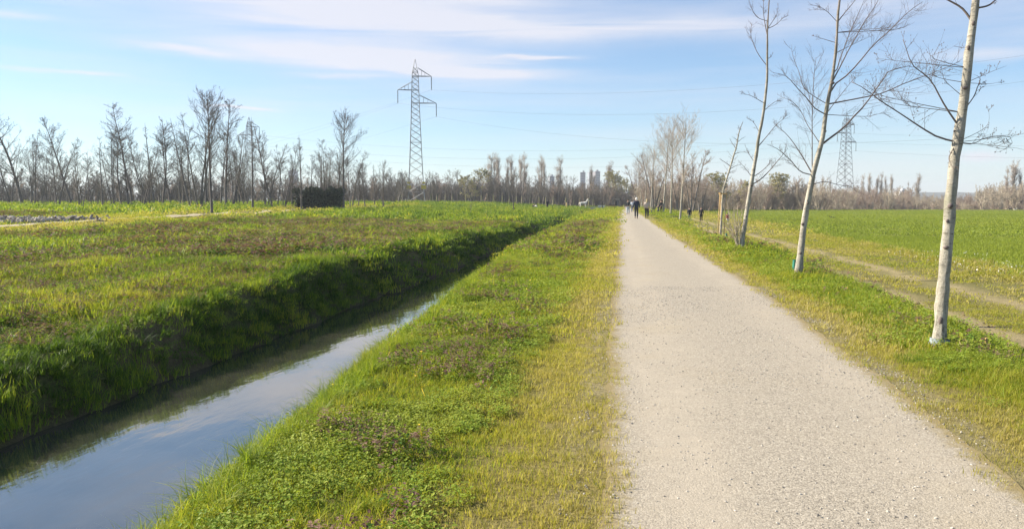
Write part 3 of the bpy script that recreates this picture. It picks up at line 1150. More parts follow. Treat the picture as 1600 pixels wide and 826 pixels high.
def gen_tree(seed, H, r0, stems=1, spread=0.0, t0=.3, nlimb=26, limb=.30, shape='oval', ang=(45, 65), up=.5, ntw=10, twl=.4, nsub=4,
             twr=.010, lean=.02, cones=0, buds=0, wob=.05, subl=.5, core=1.0):
    """returns (trunk builder, crown builder, bud builder), tree of height H standing at the origin"""
    g = np.random.default_rng(seed)
    T, C, B = MB(), MB(), MB()
    for s in range(stems):
        a = g.random() * 6.283
        hs = H * (1 if s == 0 else g.uniform(.65, .95))
        off = np.array([[math.cos(a) * .15, math.sin(a) * .15, -.15]]) if stems > 1 else np.array([[0, 0, -.15]])
        d = np.array([[math.cos(a) * spread, math.sin(a) * spread, 1.0]]) if stems > 1 else np.array([[0, 0, 1.]])
        d = unit(d + g.normal(0, lean, (1, 3)))
        P = curved(off, d, np.array([hs * core]), 12, up=.10 if stems > 1 else .02, wob=lean * 1.2, g=g)
        P[:, :, :] = P
        rs = r0 * (1 if s == 0 else .75)
        tt = np.linspace(0, 1, 12)
        T.tubes(P, (rs * (1 - tt) ** .9 + .012)[None], 8, False, np.clip((tt - .45) * 1.6, 0, 1)[None])
        n = nlimb if s == 0 else max(6, int(nlimb * .75))
        t = np.sort(t0 + (.985 - t0) * g.random(n) ** .9)
        p0, dd = along(np.repeat(P, n, 0), t)
        sh = {'oval': np.sin(np.clip((t - t0) / (1 - t0) * .80 + .16, 0, 1) * math.pi) ** .8,
              'cone': 1.06 - (t - t0) / (1 - t0) * .85,
              'vase': .55 + .6 * np.sin((t - t0) / (1 - t0) * math.pi * .8 + .3),
              'column': .75 + .25 * g.random(n),
              'top': .25 + 1.0 * ((t - t0) / (1 - t0))}[shape]
        L = H * limb * sh * g.uniform(.7, 1.15, n)
        an = np.radians(g.uniform(ang[0], ang[1], n))
        ld = side_dirs(dd, an, g)
        LP = curved(p0, ld, L, 6, up=up, wob=wob, g=g)
        lr = np.clip(rs * .36 * (1 - t * .55), .014, .2)
        lt = np.linspace(0, 1, 6)
        C.tubes(LP, lr[:, None] * (1 - lt[None] * .8), 4)
        # twigs
        m = n * ntw
        par = np.repeat(np.arange(n), ntw)
        tp = .15 + .85 * g.random(m)
        q0, qd = along(LP[par], tp)
        td = side_dirs(qd, np.radians(g.uniform(25, 55, m)), g)
        tl = L[par] * twl * g.uniform(.5, 1.1, m) * (1.15 - .6 * tp)
        TP = curved(q0, td, tl, 3, up=up * .8, wob=wob, g=g)
        C.tubes(TP, np.full((m, 1), twr) * np.array([[1, .75, .35]]), 3)
        tips = [TP[:, -1], LP[:, -1]]
        if nsub:
            m2 = m * nsub
            par2 = np.repeat(np.arange(m), nsub)
            s0, sd = along(TP[par2], .2 + .8 * g.random(m2))
            sd2 = side_dirs(sd, np.radians(g.uniform(20, 50, m2)), g)
            sl = tl[par2] * subl * g.uniform(.5, 1.1, m2)
            SP = curved(s0, sd2, sl, 2, up=up * .5, wob=wob, g=g)
            C.tubes(SP, np.full((m2, 1), twr * .62) * np.array([[1, .4]]), 3)
            tips.append(SP[:, -1])
        tips = np.concatenate(tips)
        for cnt, dest, sz in ((cones, C, (.04, .07)), (buds, B, (.08, .16))):
            if cnt:
                c = tips[g.integers(0, len(tips), cnt)] + g.normal(0, .05, (cnt, 3))
                if dest is C:
                    ctop = c[:, 2] > H * .45
                    c = c[ctop]
                k = len(c)
                w = g.uniform(*sz, k)[:, None]
                v1 = unit(g.normal(0, 1, (k, 3))) * w
                v2 = unit(g.normal(0, 1, (k, 3))) * w
                V = np.stack([c, c + v1, c + v1 + v2, c + v2], 1).reshape(-1, 3)
                dest.add(V, [np.arange(k * 4).reshape(k, 4)], np.repeat(g.random(k), 4))
    zm = max(float(v[:, 2].max()) for v in C.V + T.V)
    for m_ in (T, C, B):
        m_.V = [v * (H / zm) for v in m_.V]
    return T, C, B


class Kind:
    def __init__(self, seed, H, trunk_mat, twig_mat, bud_mat=None, **kw):
        T, C, B = gen_tree(seed, H, **kw)
        self.H = H
        self.trunk = T.mesh('trunk', trunk_mat)
        self.crown = C.mesh('crown', twig_mat)
        self.buds = B.mesh('buds', bud_mat, False) if bud_mat else None

    def place(self, name, p, h, label, group=None, top=None, yaw=None, wide=1.0, cat='tree'):
        """one tree at p, h high; top = real position of its tip when it leans"""
        z = Vector((0, 0, 1))
        e = empty(name, p, None, label, cat, group)
        q = Quaternion((0, 0, 1), random.random() * 6.283 if yaw is None else yaw)
        if top is not None:
            q = z.rotation_difference((Vector(top) - Vector(p)).normalized()) @ q
        e.rotation_euler = q.to_euler()
        s = h / self.H
        e.scale = (s * wide, s * wide, s)
        link('trunk', self.trunk, e)
        link('crown', self.crown, e)
        if self.buds:
            link('young_leaves', self.buds, e)
        return e


def joined(kind_args, name, twig_mat, **kw):
    T, C, B = gen_tree(*kind_args, **kw)
    C.add(np.concatenate(T.V), T.F, 0)
    mats = [twig_mat]
    return proto(name, C.mesh(name, mats))


ALDER = [Kind(400 + i, 10, M['bark_grey'], M['twig_dark'], r0=.10, t0=.20, nlimb=54, limb=.20, shape='oval', ang=(40, 75), up=.55, ntw=9, nsub=4, twr=.009, lean=.03, cones=260) for i in range(3)]
ALDER += [Kind(410 + i, 10, M['bark_grey'], M['twig_grey'], r0=.09, stems=3, spread=.16, t0=.2, nlimb=32, limb=.21, shape='oval', ang=(35, 65), up=.6, ntw=9, nsub=4, twr=.009, lean=.03, cones=160) for i in range(3)]
ALDER += [Kind(420, 10, M['bark_grey'], M['twig_grey'], r0=.11, t0=.14, nlimb=50, limb=.12, shape='cone', ang=(50, 85), up=.4, ntw=8, nsub=3, twr=.009, lean=.01),
          Kind(421, 10, M['bark_grey'], M['twig_dark'], r0=.11, t0=.26, nlimb=44, limb=.27, shape='oval', ang=(35, 60), up=.5, ntw=10, nsub=4, twr=.009, lean=.015, cones=420)]
POPLAR = [Kind(430 + i, 16, M['bark_grey'], M['twig_poplar'], r0=.24, stems=2, spread=.02, t0=.10, nlimb=60, limb=.16, shape='column', ang=(16, 32), up=.5, ntw=10, twl=.55, nsub=3, twr=.022, lean=.008) for i in range(3)]
BIRCH = [Kind(440 + i, 12, M['bark_row'], M['twig_poplar'], r0=.12, t0=.36, nlimb=30, limb=.30, shape='vase', ang=(26, 46), up=.55, ntw=10, nsub=4, twr=.012, lean=.012) for i in range(3)]
BUSHY = [Kind(450 + i, 8, M['bark_grey'], M['twig_brown'], r0=.12, stems=4, spread=.18, t0=.12, nlimb=20, limb=.26, shape='oval', ang=(30, 60), up=.5, ntw=9, nsub=3, twr=.017, lean=.03) for i in range(2)]
BUDDED = [Kind(460 + i, 9, M['bark_grey'], M['twig_tan'], M['bud'], r0=.2, stems=2, spread=.2, t0=.15, nlimb=30, limb=.34, shape='oval', ang=(30, 65), up=.4, ntw=9, nsub=2, twr=.015, lean=.03, buds=3000) for i in range(2)]
YOUNG = [Kind(470 + i, 5, M['bark_grey'], M['twig_grey'], r0=.06, t0=.28, nlimb=22, limb=.26, shape='oval', ang=(35, 60), up=.5, ntw=7, nsub=2, twr=.012, lean=.02) for i in range(2)]


def spot(x, y, top_xy=None, dmin=25, dmax=300, D=None):
    """ground point seen at photo pixel (x, y); height and tip position from a second pixel"""
    if D is None:
        p, D = ground_hit(x, y, dmin, dmax)
    else:
        p = at_depth(x, 315, D)
        p[2] = float(height(p[0], p[1]))
    if top_xy is None:
        return p, D
    t = at_depth(top_xy[0], top_xy[1], D)
    return p, D, t, float(np.linalg.norm(t - p))


# the row of bare trees along the meadow on the left: base x, y, tip x, y, kind, label
_ON = ['', 'first', 'second', 'third', 'fourth', 'fifth', 'sixth', 'seventh', 'eighth', 'ninth', 'tenth', 'eleventh', 'twelfth', 'thirteenth', 'fourteenth', 'fifteenth', 'sixteenth', 'seventeenth', 'eighteenth', 'nineteenth']


def nth(k):
    if k < 20:
        return _ON[k]
    t = {2: ('twentieth', 'twenty-'), 3: ('thirtieth', 'thirty-')}[k // 10]
    return t[0] if k % 10 == 0 else t[1] + _ON[k % 10]


g0 = np.random.default_rng(77)
ROW = [
    (36, 322, 2, 158, 0, 'bare alder leaning left at the very left end of the meadow row'),
    (52, 319, 60, 203, 4, 'bushy many-stemmed bare tree just right of the leaning alder'),
    (84, 316, 92, 250, 5, 'low bare tree half hidden behind the left alders'),
    (112, 321, 97, 180, 0, 'dark bare alder with a ragged cone-laden top hooked to the left'),
    (127, 327, 128, 226, 4, 'close cluster of three thin bare stems standing forward by the rubble heap'),
    (178, 319, 168, 204, 3, 'loose many-stemmed bare tree left of the tall hooked alder'),
    (190, 319, 192, 200, 2, 'thin upright bare alder between two taller trunks'),
    (207, 322, 183, 160, 1, 'tall slender bare alder leaning left with a small tufted top'),
    (241, 320, 227, 194, 6, 'spindly bare tree with a tiny top beyond the tall leaning alder'),
    (254, 319, 246, 184, 2, 'upright bare tree with a fine feathery crown'),
    (268, 321, 259, 200, 2, 'narrow dark bare tree beside the feathery one'),
    (297, 325, 268, 187, 6, 'bare pole-like tree leaning strongly to the left'),
    (313, 327, 308, 166, 3, 'broad many-stemmed bare tree left of the tallest spire'),
    (331, 333, 324, 137, 7, 'tallest bare tree of the meadow row with a straight spire'),
    (354, 324, 342, 158, 1, 'tall bare alder close behind the tallest spire'),
    (372, 322, 372, 226, 5, 'low shrubby bare tree right of the tallest group'),
    (395, 328, 391, 186, 6, 'straight bare tree with short level side branches'),
    (426, 326, 409, 193, 0, 'thin alder leaning left with sparse branches'),
    (443, 326, 443, 221, 3, 'forked thin bare tree left of the dark hedge'),
    (471, 329, 468, 213, 6, 'pale-stemmed bare tree in front of the left end of the dark hedge'),
    (511, 328, 512, 222, 5, 'pale many-stemmed bare tree in front of the dark hedge'),
    (537, 329, 533, 170, 7, 'round-crowned bare alder at the right end of the dark hedge'),
    (571, 326, 570, 248, 2, 'small dark bare tree right of the round-crowned alder'),
    (600, 316, 598, 252, 3, 'small bare tree left of the lattice pylon'),
]
for i, (x, y, tx, ty, k, lab) in enumerate(ROW):
    p, D, t, h = spot(x, y, (tx, ty), D=None if y > 319 else 100 + (i * 37) % 20)
    if D > 125:
        p, D, t, h = spot(x, y, (tx, ty), D=112)
    kd = ALDER[k]
    kd.place('bare_tree', p, h * 1.02, lab, 'bare trees along the meadow', t, wide=1.0 if k not in (0, 1, 2) else 1.15)

for i, (x, ty, D) in enumerate([(18, 215, 104), (70, 232, 110), (90, 214, 106), (142, 236, 112), (160, 226, 100), (200, 214, 104), (222, 222, 108), (232, 206, 112), (283, 214, 100), (300, 196, 96),
                               (322, 190, 98), (345, 206, 102), (362, 200, 104), (384, 234, 108), (416, 222, 104), (433, 236, 110), (456, 240, 106), (487, 240, 104), (500, 232, 110), (524, 226, 108),
                               (549, 236, 106), (560, 248, 112), (585, 256, 120), (615, 262, 130), (628, 266, 135)]):
    p, D, t, h = spot(x, 320, (x + g0.uniform(-6, 3), ty), D=D)
    ALDER[[3, 4, 5, 2, 6, 1][i % 6]].place('slim_bare_tree', p, h, '%s from the left of the slim bare trees behind the alders' % nth(i + 1), 'slim trees of the second meadow row', t, wide=1.15)

# young trees in the middle of the meadow
p, D, t, h = spot(803, 331, (801, 268))
YOUNG[0].place('young_tree', p, h, 'lone young bare tree with a dark guard round its pale stem', 'young trees in the meadow')
e = empty('trunk_guard', p, None, 'dark plastic guard around the stem of the lone young tree', 'tree guard')
mb = MB()
mb.tube([(0, 0, -.05), (0, 0, .55)], .10, 9, False).tube([(0, 0, -.05), (0, 0, .55)], .08, 9, False)
mb.build('sleeve', M['conifer_core'], e)
p, D, t, h = spot(735, 336, (735, 316))
YOUNG[1].place('sapling', p, max(h, .9), 'tiny bare sapling alone on the purplish slope above the ditch', 'young trees in the meadow')

M['guard_olive'] = simple_mat('olive_stem_guard', (.185, .175, .075), .8, .25, 4)
# planted rows of young trees with pale green guards at the edge of the wood
g_ = np.random.default_rng(5)
for i in range(34):
    x = 560 + i * 11.2 + g_.uniform(-3, 3)
    Dm = 188 + g_.uniform(-8, 22)
    p, D = spot(x, 317, D=Dm)
    h = g_.uniform(6.5, 8.5)
    e = YOUNG[i % 2].place('planted_tree', p, h, '%s from the left of the young guarded trees along the edge of the far wood' % nth(i + 1), 'guarded young trees along the wood')
    mb = MB()
    s = h / 5
    mb.tube([(0, 0, -.1), (0, 0, 1.35 / s * 1.6)], .15 / s, 7, False)
    gd = link('stem_guard', mb.mesh('stem_guard', M['guard_olive']), e)

# bare columnar poplars on the skyline: x, tip y, half width px
ORD = ['first', 'second', 'third', 'fourth', 'fifth', 'sixth', 'seventh', 'eighth', 'ninth', 'tenth', 'eleventh', 'twelfth', 'thirteenth', 'fourteenth']
for i, (x, ty, w) in enumerate([(766, 237, 1.25), (774, 241, .8), (781, 236, 1.0), (793, 242, .9), (801, 240, 1.0), (813, 239, .9), (820, 236, 1.0),
                                (845, 240, 1.1), (852, 246, .7), (874, 241, 1.25), (925, 256, .8), (948, 249, 1.2)]):
    D = 245 + (i * 53) % 30
    p, D, t, h = spot(x, 315, (x, ty), D=D)
    POPLAR[i % 3].place('columnar_poplar', p, h, '%s from the left of the tall bare columnar poplars above the far wood' % ORD[i], 'columnar poplars beyond the wood', wide=w * 1.1)
for i, (x, ty, w) in enumerate([(1283, 272, .8), (1297, 275, .7), (1347, 270, .9), (1357, 268, 1.0), (1368, 272, .9), (1376, 267, .9), (1384, 273, .8), (1393, 270, .8),
                                (1418, 282, .6), (1432, 269, 1.3), (1580, 247, 1.4), (1572, 258, .9), (1594, 264, 1.0)]):
    D = 300 if x < 1440 else 245
    p, D, t, h = spot(x, 315, (x, ty), D=D)
    POPLAR[(i + 1) % 3].place('columnar_poplar', p, h, '%s from the left of the bare columnar poplars beyond the crop field' % ORD[i], 'columnar poplars beyond the crop field', wide=w * 1.1)

# budding trees with a yellow-green tinge
for (x, ty, D, k, w, lab) in [(739, 263, 200, 0, 1.0, 'round yellow-green budding tree rising above the brown wood on the left'),
                              (968, 266, 235, 1, .8, 'yellow-green budding tree at the far end of the path'),
                              (984, 278, 245, 0, .7, 'smaller yellow-green budding tree beside the end of the path'),
                              (1132, 268, 205, 1, .9, 'olive-green budding tree in the thicket left of the staked tree'),
                              (1166, 282, 215, 0, .8, 'olive-green budding bush behind the staked tree'),
                              (1205, 270, 214, 1, .95, 'broad olive-green budding tree in the thicket right of the slanting tree')]:
    p, D, t, h = spot(x, 315, (x, ty), D=D)
    BUDDED[k].place('budding_tree', p, h, lab, 'budding trees in the far thickets', wide=w * 1.35)

# the row of white-stemmed trees along the right of the path
for i, (x, y, tx, ty, lab) in enumerate([
        (1063, 338, 1077, 164, 'nearest of the three tall white-stemmed trees beside the path'),
        (1048, 336, 1054, 170, 'middle one of the three tall white-stemmed trees beside the path'),
        (1037, 334, 1036, 190, 'farthest of the three tall white-stemmed trees beside the path'),
        (1017, 329, 1024, 212, 'pale tree with a dense brownish crown behind the tall white-stemmed three'),
        (1008, 326, 1013, 226, 'pale-stemmed tree further along the path behind the woman'),
        (1003, 325, 1003, 238, 'small pale-stemmed tree further along the path above the man and woman')]):
    D = [86, 95, 104, 132, 158, 180][i]
    p, D, t, h = spot(x, y, (tx, ty), D=D)
    BIRCH[i % 3].place('white_stemmed_tree', p, h, lab, 'white-stemmed trees along the path', t, wide=1.2)
for i, (x, ty, D) in enumerate([(1022, 238, 150), (1080, 232, 170), (1094, 262, 185), (998, 258, 205), (1058, 246, 190)]):
    p, D, t, h = spot(x, 318, (x, ty), D=D)
    BUSHY[i % 2].place('bushy_tree', p, h, ['brown bushy tree crowded behind the white-stemmed row', 'tall brown bushy tree right of the white-stemmed row', 'lower brown bushy tree above the two walkers on the track',
                                            'brown bushy tree above the walking couple', 'brown bushy tree seen between the tall white stems'][i], 'bushy trees behind the path row')

# the far wood on the left and the thickets on the right: masses nobody could count
WOOD = [joined((480 + i, 8), 'wood_tree', M['twig_grey' if i < 3 else 'twig_brown'], r0=.13, stems=2, spread=.14, t0=.22, nlimb=20, limb=.24, shape='oval', ang=(30, 60), up=.5, ntw=8, nsub=3, twr=.020, lean=.03) for i in range(4)]
THICK = [joined((490 + i, 6), 'thicket_shrub', M['twig_tan' if i % 2 else 'twig_brown'], r0=.09, stems=5, spread=.35, t0=.06, nlimb=18, limb=.28, shape='oval', ang=(25, 55), up=.55, ntw=9, nsub=3, twr=.019, lean=.04) for i in range(4)]


UNDER = [joined((495 + i, 6), 'underwood_shrub', M['twig_grey' if i % 2 else 'twig_dark'], r0=.08, stems=5, spread=.35, t0=.06, nlimb=18, limb=.28, shape='oval', ang=(25, 55), up=.55, ntw=9, nsub=3, twr=.019, lean=.04) for i in range(3)]


def mass(name, label, cat, rows, protos):
    P, S = [], []
    for (x0, x1, d0, d1, n, h0, h1, w) in rows:
        xx = x0 + (x1 - x0) * (np.arange(n) + rng.random(n)) / n
        dd = rng.uniform(d0, d1, n)
        for x, D in zip(xx, dd):
            p = at_depth(x, 315, D)
            h = rng.uniform(h0, h1)
            P.append((p[0], p[1], float(height(p[0], p[1])) - .1))
            S.append((h * w, h * w, h))
    P = np.array(P)
    S = np.array(S) / (8 if protos is WOOD else 6)
    scatter(name, label, cat, P, spin(len(P), .05), S, rng.random(len(P)), protos)


mass('bare_wood', 'far-off brown mass of leafless trees behind the meadow on the left', 'wood', [
    (-180, 330, 118, 160, 70, 4, 5.8, 1.25), (-180, 620, 150, 215, 95, 4.5, 7.0, 1.25), (300, 640, 140, 190, 45, 4.2, 6.0, 1.2),
    (600, 960, 206, 262, 140, 5.2, 7.4, 1.35), (640, 960, 205, 230, 60, 4.8, 6.6, 1.35), (930, 1010, 225, 290, 26, 6, 9, 1.1)], WOOD)
mass('underwood', 'brown leafless undergrowth filling the far wood behind the meadow', 'undergrowth', [
    (-180, 620, 135, 215, 190, 2.5, 4.6, 1.3), (560, 980, 212, 255, 170, 3.0, 6.0, 1.3)], UNDER)
mass('thicket', 'far-off tan thicket of bare shrubs along the far edge of the crop field', 'thicket', [
    (1040, 1290, 205, 250, 90, 6.0, 9.5, 1.0), (1280, 1420, 226, 270, 60, 4.5, 7.5, 1.1), (1400, 1540, 228, 262, 60, 2.6, 5.2, 1.3),
    (1530, 1790, 222, 260, 90, 6.0, 8.5, 1.05), (1040, 1790, 222, 232, 150, 1.2, 2.8, 1.5), (1000, 1110, 190, 215, 36, 5, 9, 1.0)], THICK)

# the dark clipped hedge
pa, Da = spot(463, 330, D=92)
pb, Db = spot(535, 330, D=92)
u_ = (pb - pa)
Lh = float(np.hypot(u_[0], u_[1]))
e = empty('evergreen_hedge', (pa + pb) / 2, (0, 0, math.atan2(u_[1], u_[0])), 'dark box-shaped evergreen hedge standing among the bare trees', 'hedge')
Hh = 2.2
mb = MB()
mb.ell((0, 0, Hh * .42), (Lh * .48, .55, Hh * .50), 20, 10)
mb.box((0, 0, Hh * .36), (Lh * .90, 1.0, Hh * .72))
mb.build('inner_growth', M['conifer_core'], e, False)
n = 9000
P_ = np.stack([rng.uniform(-.5, .5, n) * Lh, rng.uniform(-.8, .8, n), rng.random(n) * Hh], -1)
P_[:, 0] *= 1 + .10 * (P_[:, 2] / Hh)
f_ = rng.integers(0, 3, n)
P_[:, 1] = np.where(f_ < 2, np.sign(P_[:, 1]) * rng.uniform(.55, .75, n), P_[:, 1])
P_[:, 2] = np.where(f_ == 2, Hh * rng.uniform(.80, 1.05, n), P_[:, 2])
P_[:, 2] *= .74 + .50 * fbm(P_[:, 0] / .7 + 9, P_[:, 1] * 0 + 2, 610)
P_[:, 1] += .35 * (fbm(P_[:, 0] / .6, P_[:, 2] / .6, 611) - .5)
w_ = rng.uniform(.05, .17, n)[:, None]
a_, b_ = unit(rng.normal(0, 1, (n, 3))) * w_, unit(rng.normal(0, 1, (n, 3))) * w_
mb = MB()
mb.add(np.stack([P_, P_ + a_, P_ + a_ + b_, P_ + b_], 1).reshape(-1, 3), [np.arange(n * 4).reshape(n, 4)])
mb.build('foliage', M['conifer'], e, False)['kind'] = 'stuff'


# ------------------------------------------------------------------ the four trees beside the path: traced trunk and limbs
def resample(P, K):
    P = np.asarray(P, float)
    # smooth (Catmull-Rom) then even spacing
    Q = []
    n = len(P)
    for i in range(n - 1):
        p0, p1, p2, p3 = P[max(i - 1, 0)], P[i], P[i + 1], P[min(i + 2, n - 1)]
        for t in np.linspace(0, 1, 10, endpoint=False):
            Q.append(.5 * ((2 * p1) + (-p0 + p2) * t + (2 * p0 - 5 * p1 + 4 * p2 - p3) * t * t + (-p0 + 3 * p1 - 3 * p2 + p3) * t ** 3))
    Q.append(P[-1])
    Q = np.array(Q)
    s = np.concatenate([[0], np.cumsum(np.linalg.norm(np.diff(Q, axis=0), axis=1))])
    tt = np.linspace(0, s[-1], K)
    return np.stack([np.interp(tt, s, Q[:, j]) for j in range(3)], -1)


def traced_tree(name, label, base_px, trunk, widths, limbs, seed, twigs=8, sub=4, tw_len=.38, tip_len=1.0, knots=(), group=None, ybase=None, spurs=0, twr=.0022):
    g = np.random.default_rng(seed)
    p, D = ground_hit(*base_px)
    D = float(project(p)[2])
    e = empty(name, p, None, label, 'tree', group)
    W = [at_depth(x, y, D) for x, y in trunk]
    W[0] = np.array((W[0][0], W[0][1], p[2] - .06))
    off = D / math.hypot(D, (trunk[0][0] - 800) / F * D)
    rad = np.array(widths) / 2 / F * D * off * .97
    K = 40
    P = resample(W, K)
    s0 = np.concatenate([[0], np.cumsum(np.linalg.norm(np.diff(np.array(W), axis=0), axis=1))])
    rr = np.interp(np.linspace(0, s0[-1], K), s0, rad)
    rr = rr * (1 + .045 * np.sin(np.arange(K) * 2.3) + g.normal(0, .03, K))
    rr[0] *= 1.22
    rr[1] *= 1.08
    T = MB()
    thin = np.clip(1.25 - rr / rr[2] * 1.9, 0, .9)
    T.tubes((P - p)[None], rr[None], 16, True, thin[None])
    # bumpy stem
    V = T.V[0]
    V[:, 0] += g.normal(0, .0035, len(V)) * rr.repeat(16) / rr[2]
    V[:, 1] += g.normal(0, .0035, len(V)) * rr.repeat(16) / rr[2]
    T.build('trunk', M['bark_pale'], e)
    C = MB()
    allP, allL = [], []
    for (pts, w0, slope) in limbs:
        x0, y0 = pts[0]
        X = []
        # start on the trunk itself
        j = int(np.argmin([abs(project(q_)[1] - y0) + .3 * abs(project(q_)[0] - x0) for q_ in P]))
        dist = 0
        last = pts[0]
        for (x, y) in pts:
            dist += math.hypot(x - last[0], y - last[1]) / F * D
            last = (x, y)
            X.append(at_depth(x, y, D + slope * dist))
        X[0] = P[j]
        LP = resample(X, 12)
        r0 = w0 * .80 * off / 2 / F * D
        C.tubes((LP - p)[None], (r0 * (1 - np.linspace(0, 1, 12) * .72))[None], 7, True)
        L = np.linalg.norm(np.diff(LP, axis=0), axis=1).sum()
        allP.append(LP)
        allL.append((L, r0))
    # leader top of the stem counts as a limb for twigs
    for LP, (L, r0) in zip(allP, allL):
        n = max(3, int(twigs * min(2.0, L / 1.2)))
        tp = .18 + .82 * g.random(n) ** .8
        q0, qd = along(np.repeat(LP[None], n, 0), tp)
        td = side_dirs(qd, np.radians(g.uniform(25, 60, n)), g)
        tl = np.clip(L, .4, 3) * tw_len * g.uniform(.35, 1.1, n) * (1.2 - .7 * tp)
        TP = curved(q0 - p, td, tl, 6, up=.5, wob=.055, g=g)
        C.tubes(TP, np.full((n, 1), twr) * np.linspace(1, .35, 6)[None], 4)
        m = n * sub
        par = np.repeat(np.arange(n), sub)
        s1, sd = along(TP[par], .1 + .9 * g.random(m))
        sd = side_dirs(sd, np.radians(g.uniform(25, 60, m)), g)
        SP = curved(s1, sd, tl[par] * .5 * g.uniform(.3, 1.1, m), 4, up=.4, wob=.07, g=g)
        C.tubes(SP, np.full((m, 1), twr * .62) * np.array([[1, .8, .6, .3]]), 3)
        # buds as little swellings at twig ends
        k = min(len(SP), 40)
        for b in SP[:k, -1]:
            C.ell(b, (.004, .004, .009), 4, 2)
    if spurs:
        tq = .40 + .58 * g.random(spurs)
        q0, qd = along(np.repeat(P[None], spurs, 0), tq)
        td = side_dirs(qd, np.radians(g.uniform(50, 85, spurs)), g)
        L = g.uniform(.15, .75, spurs) * (1.35 - tq)
        SPp = curved(q0 - p, td, L, 5, up=.5, wob=.12, g=g)
        C.tubes(SPp, np.full((spurs, 1), .011) * np.linspace(1, .5, 5)[None], 4)
        m = spurs * 3
        par = np.repeat(np.arange(spurs), 3)
        s1, sd = along(SPp[par], .3 + .7 * g.random(m))
        C.tubes(curved(s1, side_dirs(sd, np.radians(g.uniform(30, 60, m)), g), L[par] * .4, 3, up=.4, wob=.1, g=g), np.full((m, 1), .006) * np.array([[1, .8, .5]]), 3)
    C.build('branches', M['twig'], e)
    for (x, y, w, h) in knots:
        j = int(np.argmin([abs(project(q_)[1] - y) for q_ in P]))
        q_ = at_depth(x, y, D) - p
        c = P[j] - p
        tocam = unit(np.array((CAMP - P[j])[:2].tolist() + [0.0]))
        lat = q_ - c
        lat[2] = 0
        off = tocam * math.sqrt(max(rr[j] ** 2 - float(lat @ lat), 0)) * .93
        kb = MB()
        kb.ell(c + lat * .9 + off + np.array([0, 0, q_[2] - c[2]]), (w / 2 / F * D, w / 2.6 / F * D, h / 2 / F * D), 8, 5)
        kb.build('knot', M['twig'], e)
    return e, p, D


T1 = [(1467, 543), (1470, 500), (1473, 460), (1478, 400), (1483, 340), (1488, 285), (1493, 240), (1501, 190), (1508, 140), (1513, 92), (1519, 48), (1525, 0), (1538, -110), (1548, -230), (1556, -360)]
W1 = [23, 21, 20.5, 20, 19.5, 18.5, 17.5, 16.5, 15.5, 15, 13.5, 12, 9.5, 6.5, 2]
L1 = [
    ([(1487, 229), (1465, 214), (1439, 199), (1415, 183), (1392, 168), (1372, 155), (1350, 138), (1330, 128)], 4.6, .10),
    ([(1392, 168), (1380, 150), (1362, 135), (1345, 131)], 2.0, -.2),
    ([(1415, 183), (1388, 160), (1371, 141)], 2.0, .3),
    ([(1497, 188), (1480, 171), (1468, 150), (1462, 138), (1453, 124), (1440, 113), (1425, 101), (1418, 82), (1411, 62)], 4.4, -.15),
    ([(1425, 101), (1400, 95), (1370, 91)], 1.8, .3),
    ([(1427, 102), (1455, 90), (1480, 79), (1497, 68)], 2.0, -.4),
    ([(1462, 138), (1459, 118), (1466, 95)], 1.8, .2),
    ([(1464, 142), (1474, 122), (1487, 106)], 1.8, -.3),
    ([(1517, 29), (1505, 15), (1490, 5), (1473, -4), (1440, -22)], 6.0, .2),
    ([(1531, 22), (1544, 9), (1557, -1), (1580, -22)], 5.0, -.2),
    ([(1507, 233), (1520, 225), (1535, 217), (1556, 213), (1576, 213), (1582, 222), (1576, 231), (1569, 234)], 2.6, -.2),
    ([(1535, 217), (1541, 198), (1545, 172)], 1.5, .1),
    ([(1581, 219), (1590, 211), (1604, 205)], 1.5, .2),
    ([(1581, 222), (1592, 232), (1606, 241)], 1.3, .2),
    ([(1513, 176), (1521, 152), (1528, 134), (1532, 124), (1524, 117), (1514, 116)], 3.0, -.1),
    ([(1531, 125), (1552, 111), (1573, 103)], 1.5, .2),
    ([(1529, 133), (1545, 131), (1562, 128)], 1.4, -.2),
    ([(1485, 229), (1483, 245), (1486, 256), (1491, 266)], 3.2, -.5),
]
K1 = [(1508, 138, 9, 6), (1513, 76, 5, 8), (1521, 38, 6, 9), (1527, 15, 5, 9), (1491, 205, 5, 4), (1485, 322, 9, 9), (1494, 268, 6, 5), (1478, 386, 9, 6), (1484, 402, 5, 5), (1480, 345, 5, 6), (1470, 500, 8, 14)]
tree1, tp1, TD1 = traced_tree('path_tree', 'thick pale-barked bare tree with knots in the right foreground, nearest to the camera', (1467, 542), T1, W1, L1, 501, 10, 4, .32, knots=K1,
                              group='pale-barked trees between path and track')
wr = MB()
wr.tube([(0, 0, .0), (.004, 0, .045), (.006, 0, .075)], [.101, .097, .094], 16, False)
wr.build('trunk_wrap', M['guard_blue'], tree1)

